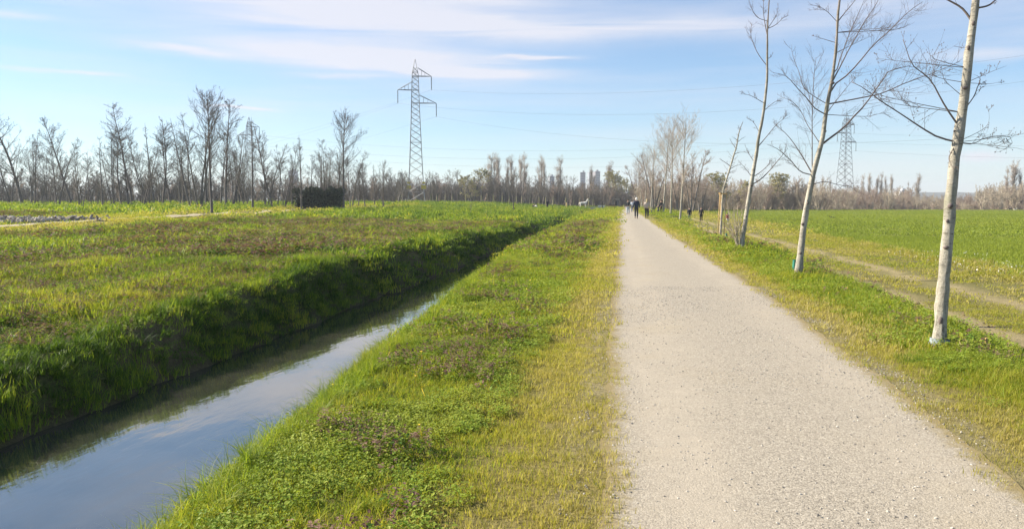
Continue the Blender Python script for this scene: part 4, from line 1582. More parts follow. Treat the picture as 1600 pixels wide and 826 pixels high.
T2 = [(1247, 429), (1249.5, 408), (1252, 384), (1256, 352), (1260.5, 322), (1265, 300), (1269, 279), (1274.5, 256), (1280, 236), (1285, 218), (1288, 194), (1291, 174), (1295, 150), (1299.5, 128), (1303, 104), (1306, 80), (1308, 48), (1309, 24), (1312, 0), (1319, -60), (1325, -130), (1330, -190)]
W2 = [12.5, 11.5, 11, 10.5, 10, 9.5, 9, 8.6, 8.2, 7.6, 7, 6.6, 6, 5.2, 4.8, 4.4, 4.0, 3.8, 3.5, 2.8, 1.8, .8]
L2 = [
    ([(1286, 225), (1294, 218), (1309, 207), (1324, 194), (1336, 180), (1350, 166), (1362, 149), (1377, 128), (1389, 111), (1402, 107), (1422, 103)], 4.4, -.2),
    ([(1358, 160), (1379, 146), (1397, 137), (1420, 128), (1450, 117), (1480, 105), (1500, 96)], 3.0, .15),
    ([(1338, 180), (1352, 182), (1372, 178), (1392, 176)], 1.5, .3),
    ([(1298, 141), (1303, 133), (1314, 126), (1331, 110), (1346, 93), (1360, 76), (1377, 59), (1392, 47), (1404, 34), (1420, 18), (1442, 3)], 3.4, .2),
    ([(1377, 59), (1398, 46), (1420, 38)], 1.6, -.3),
    ([(1300, 126), (1304, 121), (1314, 102), (1325, 80), (1338, 57), (1350, 35), (1362, 18), (1376, -6)], 3.0, -.15),
    ([(1303, 118), (1306, 114), (1312, 94), (1319, 75), (1329, 48), (1341, 22), (1352, -3)], 2.4, .3),
    ([(1329, 50), (1352, 46), (1388, 44)], 1.5, .2),
    ([(1318, 80), (1340, 66), (1358, 58)], 1.5, -.2),
    ([(1309, 32), (1321, 19), (1338, -1)], 2.4, .1),
    ([(1286, 184), (1273, 169), (1262, 155), (1246, 138), (1232, 122), (1220, 116), (1208, 114)], 2.6, -.2),
    ([(1264, 157), (1258, 140), (1249, 114), (1238.6, 87), (1237, 70)], 1.8, .2),
    ([(1268, 274), (1269, 258), (1269, 240), (1269, 210), (1269, 184), (1270.5, 145), (1273, 107), (1275, 90)], 2.4, .05),
    ([(1267, 274), (1261, 257), (1251, 240), (1236, 218), (1223, 204), (1214, 197)], 3.0, .2),
    ([(1264, 279), (1251, 268), (1236, 251), (1224, 240), (1212, 231), (1199, 226)], 2.6, -.25),
    ([(1272, 283), (1288, 283.5), (1303, 287), (1321, 290.5), (1340, 291)], 2.0, .2),
    ([(1279, 232), (1271, 209), (1262, 196), (1253, 177), (1241, 161), (1222, 152)], 2.0, .3),
    ([(1292, 172), (1306, 158), (1322, 138), (1338, 118)], 1.8, -.4),
    ([(1306, 70), (1296, 64), (1283, 60), (1270, 56)], 1.5, .3),
    ([(1307, 30), (1292, 18), (1278, 10), (1262, 8)], 1.4, -.3),
]
K2 = [(1254, 350, 5, 5), (1251, 395, 5, 4), (1262, 318, 4, 4), (1290, 205, 4, 4), (1301, 130, 7, 5)]
tree2, tp2, TD2 = traced_tree('path_tree', 'widely branching pale bare tree beside the short green tube, second from the camera', (1247, 429), T2, W2, L2, 502, 14, 5, .33, knots=K2,
                              group='pale-barked trees between path and track', twr=.0030)

T3 = [(1158, 390), (1161, 368), (1165, 342), (1169.5, 313), (1174, 287), (1178, 262), (1182, 239), (1185, 217), (1189, 197), (1193, 175), (1196.5, 145), (1198.7, 121), (1198.7, 97), (1199, 73), (1199, 51), (1200, 29), (1202, 0), (1205, -30), (1207, -60)]
W3 = [8.6, 7.8, 7.2, 6.8, 6.4, 6.0, 5.6, 5.2, 4.8, 4.5, 4.1, 3.7, 3.3, 3.0, 2.6, 2.2, 1.6, 1.2, .6]
L3 = [
    ([(1199, 52), (1195, 36), (1193, 19), (1193, -2)], 2.0, .1),
    ([(1194, 38), (1183, 27), (1174, 12), (1169, -2)], 1.5, -.2),
    ([(1200, 50), (1212, 39), (1224, 28), (1233, 24)], 1.6, .2),
    ([(1200, 42), (1213, 24), (1216, 6)], 1.4, -.2),
    ([(1198, 101), (1185, 85), (1177, 68), (1173, 52), (1174.5, 38)], 1.8, .2),
    ([(1199, 95), (1203, 90), (1208, 83)], 1.5, .1),
    ([(1193, 165), (1178, 152), (1168, 148), (1156, 147)], 1.5, -.2),
    ([(1195, 168), (1212, 158.6), (1224, 158.6)], 1.5, .2),
    ([(1175, 288), (1188.6, 280), (1204.6, 264), (1218, 248), (1231, 232)], 2.6, -.2),
    ([(1177, 279), (1191, 266.6), (1207, 250)], 1.8, .2),
    ([(1185, 226), (1199, 212), (1210, 198.6), (1230, 180)], 2.0, .1),
    ([(1178, 252), (1170, 240), (1164.6, 228)], 1.5, .3),
    ([(1174, 275), (1162, 260), (1154, 252)], 1.5, -.2),
    ([(1188, 205), (1178, 192), (1168, 184)], 1.4, .2),
]
tree3, tp3, TD3 = traced_tree('path_tree', 'slim pale bare tree leaning right with twiggy shoots at its foot, behind the staked sapling', (1158, 390), T3, W3, L3, 503, 14, 5, .33,
                              knots=[(1166, 338, 3, 3), (1174, 290, 4, 3)], group='pale-barked trees between path and track', twr=.0040)
# thin shoots from its foot
sh = MB()
n = 16
g_ = np.random.default_rng(9)
d_ = unit(np.stack([g_.uniform(-.75, .12, n), g_.uniform(-.3, .3, n), np.ones(n)], -1))
SP_ = curved(np.tile(np.array([[-.08, 0, .15]]), (n, 1)) + g_.normal(0, .04, (n, 3)), d_, g_.uniform(.7, 1.5, n), 6, up=.3, wob=.06, g=g_)
sh.tubes(SP_, np.full((n, 1), .010) * np.linspace(1, .4, 6)[None], 4)
par = np.repeat(np.arange(n), 7)
s1, sd = along(SP_[par], .2 + .8 * g_.random(n * 7))
sh.tubes(curved(s1, side_dirs(sd, np.radians(g_.uniform(20, 45, n * 7)), g_), g_.uniform(.15, .5, n * 7), 4, up=.5, wob=.06, g=g_), np.full((n * 7, 1), .006) * np.array([[1, .8, .6, .3]]), 3)
sh.build('base_shoots', M['twig_tan'], tree3)

T4 = [(1125, 373), (1127.5, 335), (1130, 300), (1134, 284), (1140.6, 262.6), (1146, 244), (1151, 228), (1153.5, 212), (1157, 200), (1161, 190)]
W4 = [3.8, 3.4, 3.2, 3.0, 2.8, 2.5, 2.1, 1.8, 1.3, .6]
L4 = [([(1142, 260), (1132, 253), (1124, 248)], 1.6, .2), ([(1140, 264), (1150, 259), (1158, 257)], 1.5, -.2), ([(1147, 241), (1156, 238), (1165, 238)], 1.5, .1),
      ([(1150, 230), (1143, 222), (1140, 216)], 1.4, .2), ([(1152, 222), (1160, 216), (1164, 214)], 1.3, .1)]
tree4, tp4, TD4 = traced_tree('staked_tree', 'leaning young tree with short spiky side twigs tied between wooden stakes', (1126, 373), T4, W4, L4, 504, 6, 2, .4, spurs=46, twr=.006)


def sx(x, y, D):
    return at_depth(x, y, D)


e = empty('stake_frame', tp4, None, 'yellowish wooden stakes with a crossbar supporting the young leaning tree', 'tree stakes')
for (bx, by, tx, ty, dd) in ((1121.0, 372, 1125.2, 301, -.18), (1123.8, 373, 1127.2, 302, .16), (1130.6, 374, 1135.6, 301, 0)):
    a, b = sx(bx, by, TD4 + dd), sx(tx, ty, TD4 + dd)
    a[2] = float(height(a[0], a[1])) - .08
    mb = MB()
    mb.tube([a - tp4, b - tp4], [.027, .025], 9, True)
    mb.build('stake', M['stake'], e)
a, b = sx(1124.2, 302.0, TD4 - .12), sx(1136.4, 303.0, TD4 - .12)
ctr = (a + b) / 2 - tp4
mb = MB()
ax_ = unit(b - a)
rot_ = Matrix((Vector(ax_), Vector((-ax_[1], ax_[0], 0)).normalized(), Vector((0, 0, 1)))).transposed()
mb.box(ctr, (np.linalg.norm(b - a) + .02, .04, .075), rot_)
mb.build('crossbar', M['stake'], e, False)
mb = MB()
mb.box(ctr + np.array([-ax_[1], ax_[0], 0]) * .26, (np.linalg.norm(b - a) + .02, .04, .075), rot_)
mb.build('crossbar', M['stake'], e, False)


def shelter_tube(px, py, r, h, label, tilt):
    p, D = ground_hit(px, py)
    e = empty('tree_shelter', p, (R(tilt), R(tilt * .6), 0), label, 'tree shelter', 'green tree shelters beside the path')
    mb = MB()
    mb.tube([(0, 0, -.03), (0, 0, h)], r, 14, False).tube([(0, 0, h), (0, 0, -.03)], r * .9, 14, False)
    mb.tube([(0, 0, h - .008), (0, 0, h + .004)], r * 1.06, 14, False)
    mb.build('sleeve', M['green_plastic'], e)
    mb = MB()
    mb.tube([(r * .95, .01, -.05), (r * .95, .01, h * .9)], .008, 6)
    mb.build('cane', M['stake'], e)


shelter_tube(1240.5, 426, .042, .26, 'short turquoise-green plastic tube beside the widely branching tree', 4)
shelter_tube(1136, 373, .055, .36, 'short green plastic tube at the foot of the wooden stakes', -14)

# small cut stake in the grass near the first tree
p, D = ground_hit(1541, 547)
e = empty('peg', p, (R(3), R(-3), 0), 'short pale wooden peg standing in the grass right of the thick foreground tree', 'peg')
mb = MB()
mb.box((0, 0, .05), (.022, .018, .16))
mb.build('shaft', M['stake'], e, False)


# ------------------------------------------------------------------ pylons
def pylon(name, p, Hm, yaw, base, label, group, mat, plates=True, arms=((.885, 1), (.79, -1), (.70, 1)), armlen=(2.7, 2.9, 3.5), thick=.078):
    e = empty(name, p, (0, 0, yaw), label, 'pylon', group)
    hw = lambda z: np.interp(z / Hm, [0, .08, .25, .62, .90, 1.0], [base / 2 * 1.0, base * .44, base * .36, base * .24, base * .17, .04])
    corners = [(1, 1), (-1, 1), (-1, -1), (1, -1)]
    for cx, cy in corners:
        mb = MB()
        zs = [-.3, .08 * Hm, .25 * Hm, .62 * Hm, .90 * Hm, Hm]
        pts = [(cx * hw(max(z, 0)), cy * hw(max(z, 0)), z) for z in zs]
        mb.tube(pts, thick * .62, 4, True)
        mb.build('leg', mat, e, False)
        mb = MB()
        mb.box((cx * hw(0), cy * hw(0), .1), (.8, .8, .5))
        mb.build('footing', M['concrete'], e, False)
    mb = MB()
    z = .08 * Hm
    lev = [0.3, z]
    while z < .93 * Hm:
        z += max(1.0, hw(z) * 1.25)
        lev.append(min(z, .95 * Hm))
    for a, b in zip(lev[:-1], lev[1:]):
        for i in range(4):
            c0, c1 = corners[i], corners[(i + 1) % 4]
            for q0, q1 in ((c0, c1), (c1, c0)):
                mb.tube([(q0[0] * hw(a), q0[1] * hw(a), a), (q1[0] * hw(b), q1[1] * hw(b), b)], thick * .52, 3, False)
            if a > .85 * Hm or abs(a - .44 * Hm) < 1.0 or a == lev[1]:
                mb.tube([(c0[0] * hw(a), c0[1] * hw(a), a), (c1[0] * hw(a), c1[1] * hw(a), a)], thick * .5, 3, False)
    mb.build('bracing', mat, e, False)
    tips = []
    for (f, sd), L in zip(arms, armlen):
        z0 = f * Hm
        w = hw(z0)
        tip = np.array((sd * (w + L), 0, z0))
        mb = MB()
        for cy in (1, -1):
            mb.tube([(sd * w, cy * w, z0), tip], thick * .75, 4, False)
            mb.tube([(sd * w, cy * w, z0 + .055 * Hm), tip], thick * .6, 4, False)
            for t in (.25, .5, .75):
                q = np.array((sd * w, cy * w, z0)) * (1 - t) + tip * t
                q2 = np.array((sd * w, cy * w, z0 + .055 * Hm)) * (1 - t) + tip * t
                mb.tube([q, q2], thick * .3, 3, False)
        mb.tube([(-sd * w, w, z0), (sd * w, w, z0)], thick * .6, 4, False).tube([(-sd * w, -w, z0), (sd * w, -w, z0)], thick * .6, 4, False)
        mb.build('crossarm', mat, e, False)
        mb = MB()
        n = 9
        pts = [tip + np.array((0, 0, -.1 - 2.5 * k / (2 * n))) for k in range(2 * n + 1)]
        rr_ = [.05 if k % 2 else .13 for k in range(2 * n + 1)]
        mb.tube(pts, rr_, 7, True)
        mb.box(tip + np.array((0, 0, -2.7)), (.12, .7, .12))
        mb.build('insulator', M['insul'], e, False)
        tips.append(tip + np.array((0, 0, -2.75)))
    if plates:
        for (cx, cy) in corners:
            mb = MB()
            z0 = .115 * Hm
            mb.box((cx * hw(z0), cy * hw(z0) - .16, z0), (.9, .06, .75))
            mb.box((cx * hw(z0), cy * hw(z0) - .16, z0 + .9), (.5, .06, .4))
            mb.build('warning_plate', M['yellow'], e, False)
    c, s = math.cos(yaw), math.sin(yaw)
    return [np.array((p[0] + t[0] * c - t[1] * s, p[1] + t[0] * s + t[1] * c, p[2] + t[2])) for t in tips]


def pylon_at(x, top, D):
    p = at_depth(x, 315, D)
    p[2] = float(height(p[0], p[1]))
    t = at_depth(x, top, D)
    return p, float(t[2] - p[2])


p1, h1 = pylon_at(650.5, 96, 172)
tips1 = pylon('lattice_pylon', p1, h1, R(12), 3.7, 'tall grey lattice pylon rising above the meadow wood left of the path', 'lattice pylons', M['steel'])
p2, h2 = pylon_at(1319, 178, 262)
tips2 = pylon('lattice_pylon', p2, h2, R(35), 5.0, 'darker lattice pylon beyond the crop field behind the bare branches', 'lattice pylons', M['steel_dark'], False, thick=.10)
p3, h3 = pylon_at(392, 184, 285)
tips3 = pylon('lattice_pylon', p3, h3, R(10), 4.6, 'far lattice pylon hidden behind the bare trees of the meadow row', 'lattice pylons', M['steel_dark'], False, thick=.085)
p4, h4 = pylon_at(59, 217, 390)
tips4 = pylon('lattice_pylon', p4, h4, R(0), 4.6, 'most distant small lattice pylon at the far left', 'lattice pylons', M['steel_dark'], False, thick=.11)


def wire(a, b, sag, r, label, group):
    a, b = np.asarray(a), np.asarray(b)
    t = np.linspace(0, 1, 40)[:, None]
    P = a * (1 - t) + b * t
    P[:, 2] -= sag * 4 * (t[:, 0] - t[:, 0] ** 2)
    mb = MB()
    mb.tube(P, r, 5, True)
    o = mb.build('power_line', M['wire'])
    return props(o, label, 'power line', group)


G1, G2 = 'wires from the tall pylon', 'wires of the far line'
for tip, far, sag, lab in ((tips1[0], at_depth(2500, -75, 84), 5.5, 'upper of the thin wires running right from the tall pylon'),
                           (tips1[1], at_depth(2500, -45, 90), 7.5, 'middle thin wire running right from the tall pylon'),
                           (tips1[2], at_depth(2500, 95, 84), 7.0, 'lowest thin wire running right from the tall pylon')):
    wire(tip, far, sag, .013, lab, G1)
for tip, far, lab in zip(tips1, tips4, ('top wire', 'middle wire', 'bottom wire')):
    wire(tip, far, 9, .012, lab + ' of the span from the tall pylon to the far left pylon', G1)
for tip, far, lab in zip(tips2, tips3, ('top wire', 'middle wire', 'bottom wire')):
    wire(tip, far, 5.5, .018, lab + ' of the low span above the far wood', G2)
for tip, k, lab in zip(tips2, (0, 1, 2), ('top wire', 'middle wire', 'bottom wire')):
    wire(tip, at_depth(2600, [120, 140, 175][k], 250), 7, .016, lab + ' of the span leaving the dark pylon to the right', G2)

#PART3
# ------------------------------------------------------------------ people and animals: bodies grown from joints
def skin_body(name, verts, edges, radii, mat, parent, sub=1):
    me = bpy.data.meshes.new(name)
    me.from_pydata(verts, edges, [])
    o = link(name, me, parent)
    md = o.modifiers.new('skin', 'SKIN')
    md.use_smooth_shade = True
    for i, r in enumerate(radii):
        s = me.skin_vertices[0].data[i]
        s.radius = (r, r) if isinstance(r, (int, float)) else r
        s.use_root = (i == 0)
    sd = o.modifiers.new('smooth', 'SUBSURF')
    sd.levels = sd.render_levels = sub
    me.materials.append(mat)
    return o


_cloth = {}


def cloth(c, rough=.9):
    k = tuple(c)
    if k not in _cloth:
        _cloth[k] = simple_mat('cloth', c, rough, .15, 30)
    return _cloth[k]


SKIN = simple_mat('skin', (.46, .28, .20), .6, .08, 10)


def person(label, p, yaw, hgt, top_col, leg_col, hair_col, stride=.16, arm=.10, pose='walk', coat=0.0, shoe_col=(.03, .03, .03), bulk=1.0, long_hair=False, backpack=None, group=None, lean=0.0):
    """yaw 0 faces +Y (away from the camera along the path)"""
    s = hgt / 1.75
    e = empty('person', p, (0, 0, yaw), label, 'person', group)
    e.scale = (s, s, s)
    if pose == 'sit':
        hip, dz = .16, -.78
    else:
        hip, dz = .93, 0
    V, E, Rd = [], [], []

    def v(co, r, prev=None):
        V.append(co)
        Rd.append(r)
        if prev is not None:
            E.append((prev, len(V) - 1))
        return len(V) - 1
    f = lambda z: lean * max(0, z - .95)
    pel = v((0, 0, .95 + dz), .105)
    sp = v((0, .01 + f(1.15), 1.15 + dz), .115, pel)
    ch = v((0, f(1.35), 1.35 + dz), .125, sp)
    nk = v((0, f(1.5), 1.50 + dz), .055, ch)
    hd = v((0, .02 + f(1.6), 1.60 + dz), (.078, .088), nk)
    v((0, .01 + f(1.7), 1.70 + dz), (.062, .07), hd)
    v((0, .115 + f(1.58), 1.585 + dz), .014, hd)          # nose
    J = {}
    for sd in (-1, 1):
        sh = v((sd * .17, f(1.42), 1.42 + dz), .058, ch)
        sw = sd * arm
        el = v((sd * .235, -.03 + sw * .6 + f(1.15), 1.14 + dz), .042, sh)
        if pose == 'sit':
            wr = v((sd * .18, .25, .98 + dz), .030, el)
            hn = v((sd * .15, .33, .96 + dz), .036, wr)
        else:
            wr = v((sd * .245, .05 + sw * 1.3 + f(.9), .90 + dz), .030, el)
            hn = v((sd * .245, .07 + sw * 1.4 + f(.83), .83 + dz), .036, wr)
        hc = np.array(V[hn])
        for k in range(4):
            k1 = v(tuple(hc + (sd * .004, -.030 + k * .020, -.05)), .009, hn)
            v(tuple(hc + (-sd * .012, -.028 + k * .021, -.085 + .008 * abs(k - 1.5))), .008, k1)
        th = v(tuple(hc + (-sd * .028, .045, -.015)), .010, hn)
        v(tuple(hc + (-sd * .034, .055, -.05)), .009, th)
        J['arm', sd] = (V[sh], V[el], V[wr])
        st = sd * stride
        if pose == 'sit':
            h_ = v((sd * .10, .02, .93 + dz), .095, pel)
            kn = v((sd * .16, .40, .55 + .02), .060, h_)
            an = v((sd * .12, .62, .10), .040, kn)
            v((sd * .13, .76, .05), .034, an)
        else:
            h_ = v((sd * .09, 0, .90), .092, pel)
            kn = v((sd * .095, st * .55 + .03, .50), .060, h_)
            an = v((sd * .095, st - .02, .09 + (.05 if st < 0 else 0)), .040, kn)
            v((sd * .10, st + .13, .045), .034, an)
        J['leg', sd] = (V[h_], V[kn], V[an])
    skin_body('body', V, E, Rd, SKIN, e)
    # jacket and trousers follow the body
    V, E, Rd = [], [], []
    a = v((0, f(.95), .86 - coat + dz), (.168 * bulk, .132 * bulk))
    b = v((0, .01 + f(1.15), 1.14 + dz), (.150 * bulk, .125 * bulk), a)
    c = v((0, f(1.36), 1.37 + dz), (.165 * bulk, .130 * bulk), b)
    v((0, f(1.47), 1.47 + dz), .082, c)
    for sd in (-1, 1):
        q = J['arm', sd]
        x = v(tuple(np.array(q[0]) + (0, 0, .0)), .080 * bulk, c)
        x = v(q[1], .062 * bulk, x)
        v(tuple(np.array(q[1]) * .12 + np.array(q[2]) * .88), .048, x)
    skin_body('jacket', V, E, Rd, cloth(top_col), e)
    V, E, Rd = [], [], []
    a = v((0, 0, 1.00 + dz), (.140, .115))
    for sd in (-1, 1):
        q = J['leg', sd]
        x = v(tuple(np.array(q[0]) + (0, 0, -.02)), .104, a)
        x = v(q[1], .078, x)
        v(tuple(np.array(q[2]) + (0, 0, .02)), .060, x)
    skin_body('trousers', V, E, Rd, cloth(leg_col), e)
    for sd in (-1, 1):
        an = np.array(J['leg', sd][2])
        mb = MB()
        mb.ell(an + (0, .06, -.035), (.05, .14, .05), 10, 6)
        mb.build('shoe', cloth(shoe_col), e)
    hz = 1.60 + dz
    mb = MB()
    mb.ell((0, -.012 + f(1.64), hz + .055), (.095, .108, .095), 12, 8)
    mb.ell((0, -.05 + f(1.6), hz), (.088, .06, .09), 10, 6)
    if long_hair:
        mb.ell((0, -.055 + f(1.5), hz - .11), (.10, .055, .13), 10, 6)
    mb.build('hair', cloth(hair_col), e)
    for sd in (-1, 1):
        mb = MB()
        mb.ell((sd * .03, .092 + f(1.62), hz + .02), (.012, .008, .008), 6, 4)
        mb.build('eye', cloth((.03, .025, .02)), e)
    if backpack:
        mb = MB()
        mb.ell((0, -.17 + f(1.3), 1.27 + dz), (.14, .09, .20), 10, 8)
        mb.build('backpack', cloth(backpack), e)
    return e


def gp(x, y, D=None):
    if D is None:
        return ground_hit(x, y)[0]
    p = at_depth(x, 315, D)
    p[2] = float(height(p[0], p[1]))
    return p


NAVY, BLACK, JEANS = (.022, .030, .058), (.016, .017, .020), (.12, .17, .27)
FACE_CAM = math.pi
pm = gp(994.5, 344, 72)
person('white-haired person in a dark navy jacket walking away along the path', pm, R(2), 1.86, NAVY, (.020, .022, .03), (.72, .70, .66), .16, .08, coat=.06, bulk=1.12)
pw = gp(1011, 344, 72)
person('blonde person in a beige jacket and dark trousers walking away on the path', pw, R(-2), 1.74, (.50, .42, .36), (.025, .025, .035), (.46, .36, .21), -.10, .06, long_hair=True, bulk=1.02)
person('person in a black top and pale blue jeans further ahead on the path', gp(981.5, 336, 97), R(172), 1.76, (.03, .035, .035), (.30, .36, .42), (.08, .06, .04), .14, .08)
person('person with a white top mostly hidden behind the navy jacket', gp(988, 332, 118), R(178), 1.7, (.55, .60, .68), (.10, .13, .20), (.06, .05, .04), .12)
pa_ = gp(1077.5, 346.5, 97)
person('person in a dark navy jacket and blue jeans on the field track', pa_, FACE_CAM + R(8), 1.76, (.018, .022, .034), (.10, .12, .17), (.05, .04, .03), .18, .03, coat=.03)
person('person all in black with a grey bag strolling on the field track', gp(1096, 346.5, 97), FACE_CAM - R(6), 1.80, BLACK, (.012, .012, .014), (.03, .025, .02), .08, .04, coat=.22, backpack=(.30, .31, .33))
pc_ = gp(1137.5, 352, 82)
person('child in a red jacket and white trousers on the field track behind the stakes', pc_, R(10), 1.22, (.30, .035, .05), (.62, .62, .60), (.03, .02, .02), .10)
# people resting on the meadow to the left
person('person in black sitting on the grass beside a companion in white', gp(834, 322.5, 150), FACE_CAM + R(20), 1.75, BLACK, (.03, .03, .04), (.04, .03, .02), pose='sit', group='people resting by the ditch')
person('person in white sitting on the grass beside a companion in black', gp(837.5, 322.8, 149), FACE_CAM - R(30), 1.75, (.72, .72, .72), (.05, .06, .09), (.05, .04, .03), pose='sit', group='people resting by the ditch')
person('person all in black standing on the meadow right of the seated pair', gp(855.5, 320, 156), R(30), 1.8, (.012, .012, .014), (.014, .014, .016), (.02, .02, .02), .12, coat=.08, bulk=1.1)
person('dark-clothed person standing far off at the edge of the wood left of the white horse', gp(882.5, 319, 190), R(120), 1.75, (.02, .022, .03), (.015, .016, .02), (.03, .02, .02))
person('second dark-clothed person close to the pale post by the wood', gp(888, 319.5, 192), R(60), 1.7, (.025, .03, .03), (.015, .016, .02), (.03, .02, .02))

# bench with two people right of the path
bp = gp(1018, 331.5, 100)
e = empty('park_bench', bp, (0, 0, R(75)), 'dark bench in the grass beside the path behind the woman', 'bench')
for k in range(4):
    mb = MB()
    mb.box((0, -.18 + k * .12, .45), (1.7, .10, .035))
    mb.build('seat_plank', M['twig'], e, False)
for k in range(3):
    mb = MB()
    mb.box((0, -.27 - k * .03, .58 + k * .13), (1.7, .03, .10))
    mb.build('back_plank', M['twig'], e, False)
for sx_ in (-.65, .65):
    for sy_ in (-.2, .18):
        mb = MB()
        mb.box((sx_, sy_, .21), (.06, .06, .46))
        mb.build('leg', M['steel_dark'], e, False)
b2 = gp(1028.5, 329.5, 104)
person('person in black bending forward beside the bench', b2, R(-100), 1.7, BLACK, (.04, .045, .05), (.03, .02, .02), .1, .2, lean=.75)
person('person in black standing upright behind the bench by the white stems', gp(1033, 329.5, 106), R(150), 1.72, BLACK, (.02, .02, .025), (.04, .03, .02), .06)


def quadruped(name, label, cat, p, yaw, L, col, mat_rough=.8, mane=None, neck_up=.55, leg=.62, patch=None):
    """L = body length; faces +X"""
    e = empty(name, p, (0, 0, yaw), label, cat)
    e.scale = (L, L, L)
    V, E, Rd = [], [], []

    def v(co, r, prev=None):
        V.append(co)
        Rd.append(r)
        if prev is not None:
            E.append((prev, len(V) - 1))
        return len(V) - 1
    h = leg
    rump = v((-.42, 0, h + .02), .135)
    belly = v((-.08, 0, h - .02), .145, rump)
    chest = v((.28, 0, h), .165, belly)
    nb = v((.46, 0, h + .16), .095, chest)
    poll = v((.62, 0, h + .16 + neck_up * .5), .062, nb)
    mid = v((.76, 0, h + .10 + neck_up * .42), .052, poll)
    v((.88, 0, h + .03 + neck_up * .34), .036, mid)
    for sd in (-1, 1):
        v((.60, sd * .045, h + .27 + neck_up * .5), .016, poll)
    tl = v((-.56, 0, h + .02), .035, rump)
    v((-.63, 0, h - .30), .028, tl)
    for sd in (-1, 1):
        a = v((.30, sd * .10, h - .14), .070, chest)
        b = v((.31, sd * .10, h * .45), .036, a)
        c = v((.30, sd * .10, .07), .026, b)
        v((.335, sd * .10, .02), .030, c)
        a = v((-.40, sd * .11, h - .13), .085, rump)
        b = v((-.33, sd * .11, h * .62), .052, a)
        c = v((-.46, sd * .11, h * .38), .034, b)
        d = v((-.43, sd * .11, .07), .026, c)
        v((-.40, sd * .11, .02), .030, d)
    skin_body('body', V, E, Rd, cloth(col), e)
    if mane:
        mb = MB()
        mb.ell((.53, 0, h + .28 + neck_up * .2), (.06, .05, .2), 8, 6, Matrix.Rotation(R(25), 3, 'Y'))
        mb.build('mane', cloth(mane), e)
    if patch:
        mb = MB()
        mb.ell((-.1, 0, h + .05), (.28, .155, .12), 10, 7)
        mb.build('coat_patch', cloth(patch), e)
    return e


ph = gp(911.5, 321.5, 176)
quadruped('horse', 'white horse standing side-on at the edge of the far wood with its head raised', 'horse', ph + np.array((0, 0, .25)), R(8), 1.55, (.74, .70, .62), mane=(.70, .68, .62))
quadruped('dog', 'small pale dog at the feet of the person in blue jeans', 'dog', gp(1081.5, 347.5, 96), FACE_CAM + R(50), .52, (.52, .44, .32), neck_up=.4, leg=.5)
quadruped('dog', 'black dog at the far edge of the crop field', 'dog', gp(1579.5, 330, 205), R(170), .8, (.015, .014, .012), neck_up=.3, leg=.55)
quadruped('dog', 'black and white dog at the far edge of the crop field', 'dog', gp(1587, 330.5, 204), R(20), .8, (.62, .60, .52), neck_up=.3, leg=.55, patch=(.015, .014, .012))

# crow on the field
pcw = gp(1299, 342.5)
e = empty('crow', pcw, (0, 0, R(160)), 'black crow feeding on the open crop field', 'bird')
e.scale = (1.25,) * 3
mb = MB()
mb.ell((0, 0, .20), (.20, .09, .10), 12, 8, Matrix.Rotation(R(-14), 3, 'Y'))
mb.ell((.18, 0, .30), (.075, .06, .06), 10, 7)
mb.tube([(.24, 0, .30), (.33, 0, .285)], [.025, .004], 6)
mb.tube([(-.16, 0, .18), (-.38, 0, .13)], [.05, .03], 6)
mb.tube([(.02, .04, .12), (.03, .04, -.02)], .012, 4).tube([(.02, -.04, .12), (.03, -.04, -.02)], .012, 4)
mb.build('body', cloth((.012, .012, .014), .5), e)
for sd in (-1, 1):
    mb = MB()
    mb.ell((-.06, sd * .085, .21), (.20, .02, .075), 10, 6, Matrix.Rotation(R(-12), 3, 'Y'))
    mb.build('wing', cloth((.010, .010, .013), .5), e)

# pale posts, a white board on posts, a bench by the ditch, a culvert bridge, a dark shed
for (x, y, D, hh, lab) in ((885.2, 322.5, 168, 1.25, 'pale wooden post on the meadow in front of the far dark-clothed pair'),
                           (874.5, 331, 90, .75, 'dark short post in the grass above the ditch'),
                           (941.3, 326, 150, 1.5, 'dark post with a white foot beside the culvert')):
    p = gp(x, y, D)
    e = empty('post', p, None, lab, 'post')
    mb = MB()
    mb.tube([(0, 0, -.2), (0, 0, hh)], [.085, .075], 8)
    mb.build('shaft', M['stake'] if 'pale' in lab else M['conifer_core'], e)
    mb = MB()
    mb.ell((0, 0, hh), (.085, .085, .04), 8, 4)
    mb.build('cap', M['concrete'] if 'pale' in lab else M['conifer_core'], e)
    if 'white foot' in lab:
        mb = MB()
        mb.tube([(0, 0, -.1), (0, 0, .40)], .13, 8)
        mb.build('foot_band', M['petal_white'], e)
WHITE = simple_mat('white_board_paint', (.74, .73, .70), .5, .06, 3)
p = gp(940, 319.5, 182)
e = empty('board_on_posts', p, (0, 0, R(6)), 'white horizontal board on two posts near the far end of the ditch', 'sign board')
mb = MB()
mb.box((0, 0, 1.05), (1.45, .08, .45))
mb.build('board', WHITE, e, False)
mb = MB()
mb.box((0, 0, 1.295), (1.55, .14, .04))
mb.build('top_rail', WHITE, e, False)
for sx_ in (-.55, .55):
    mb = MB()
    mb.box((sx_, .07, .45), (.09, .06, 1.1))
    mb.build('leg', M['twig'], e, False)

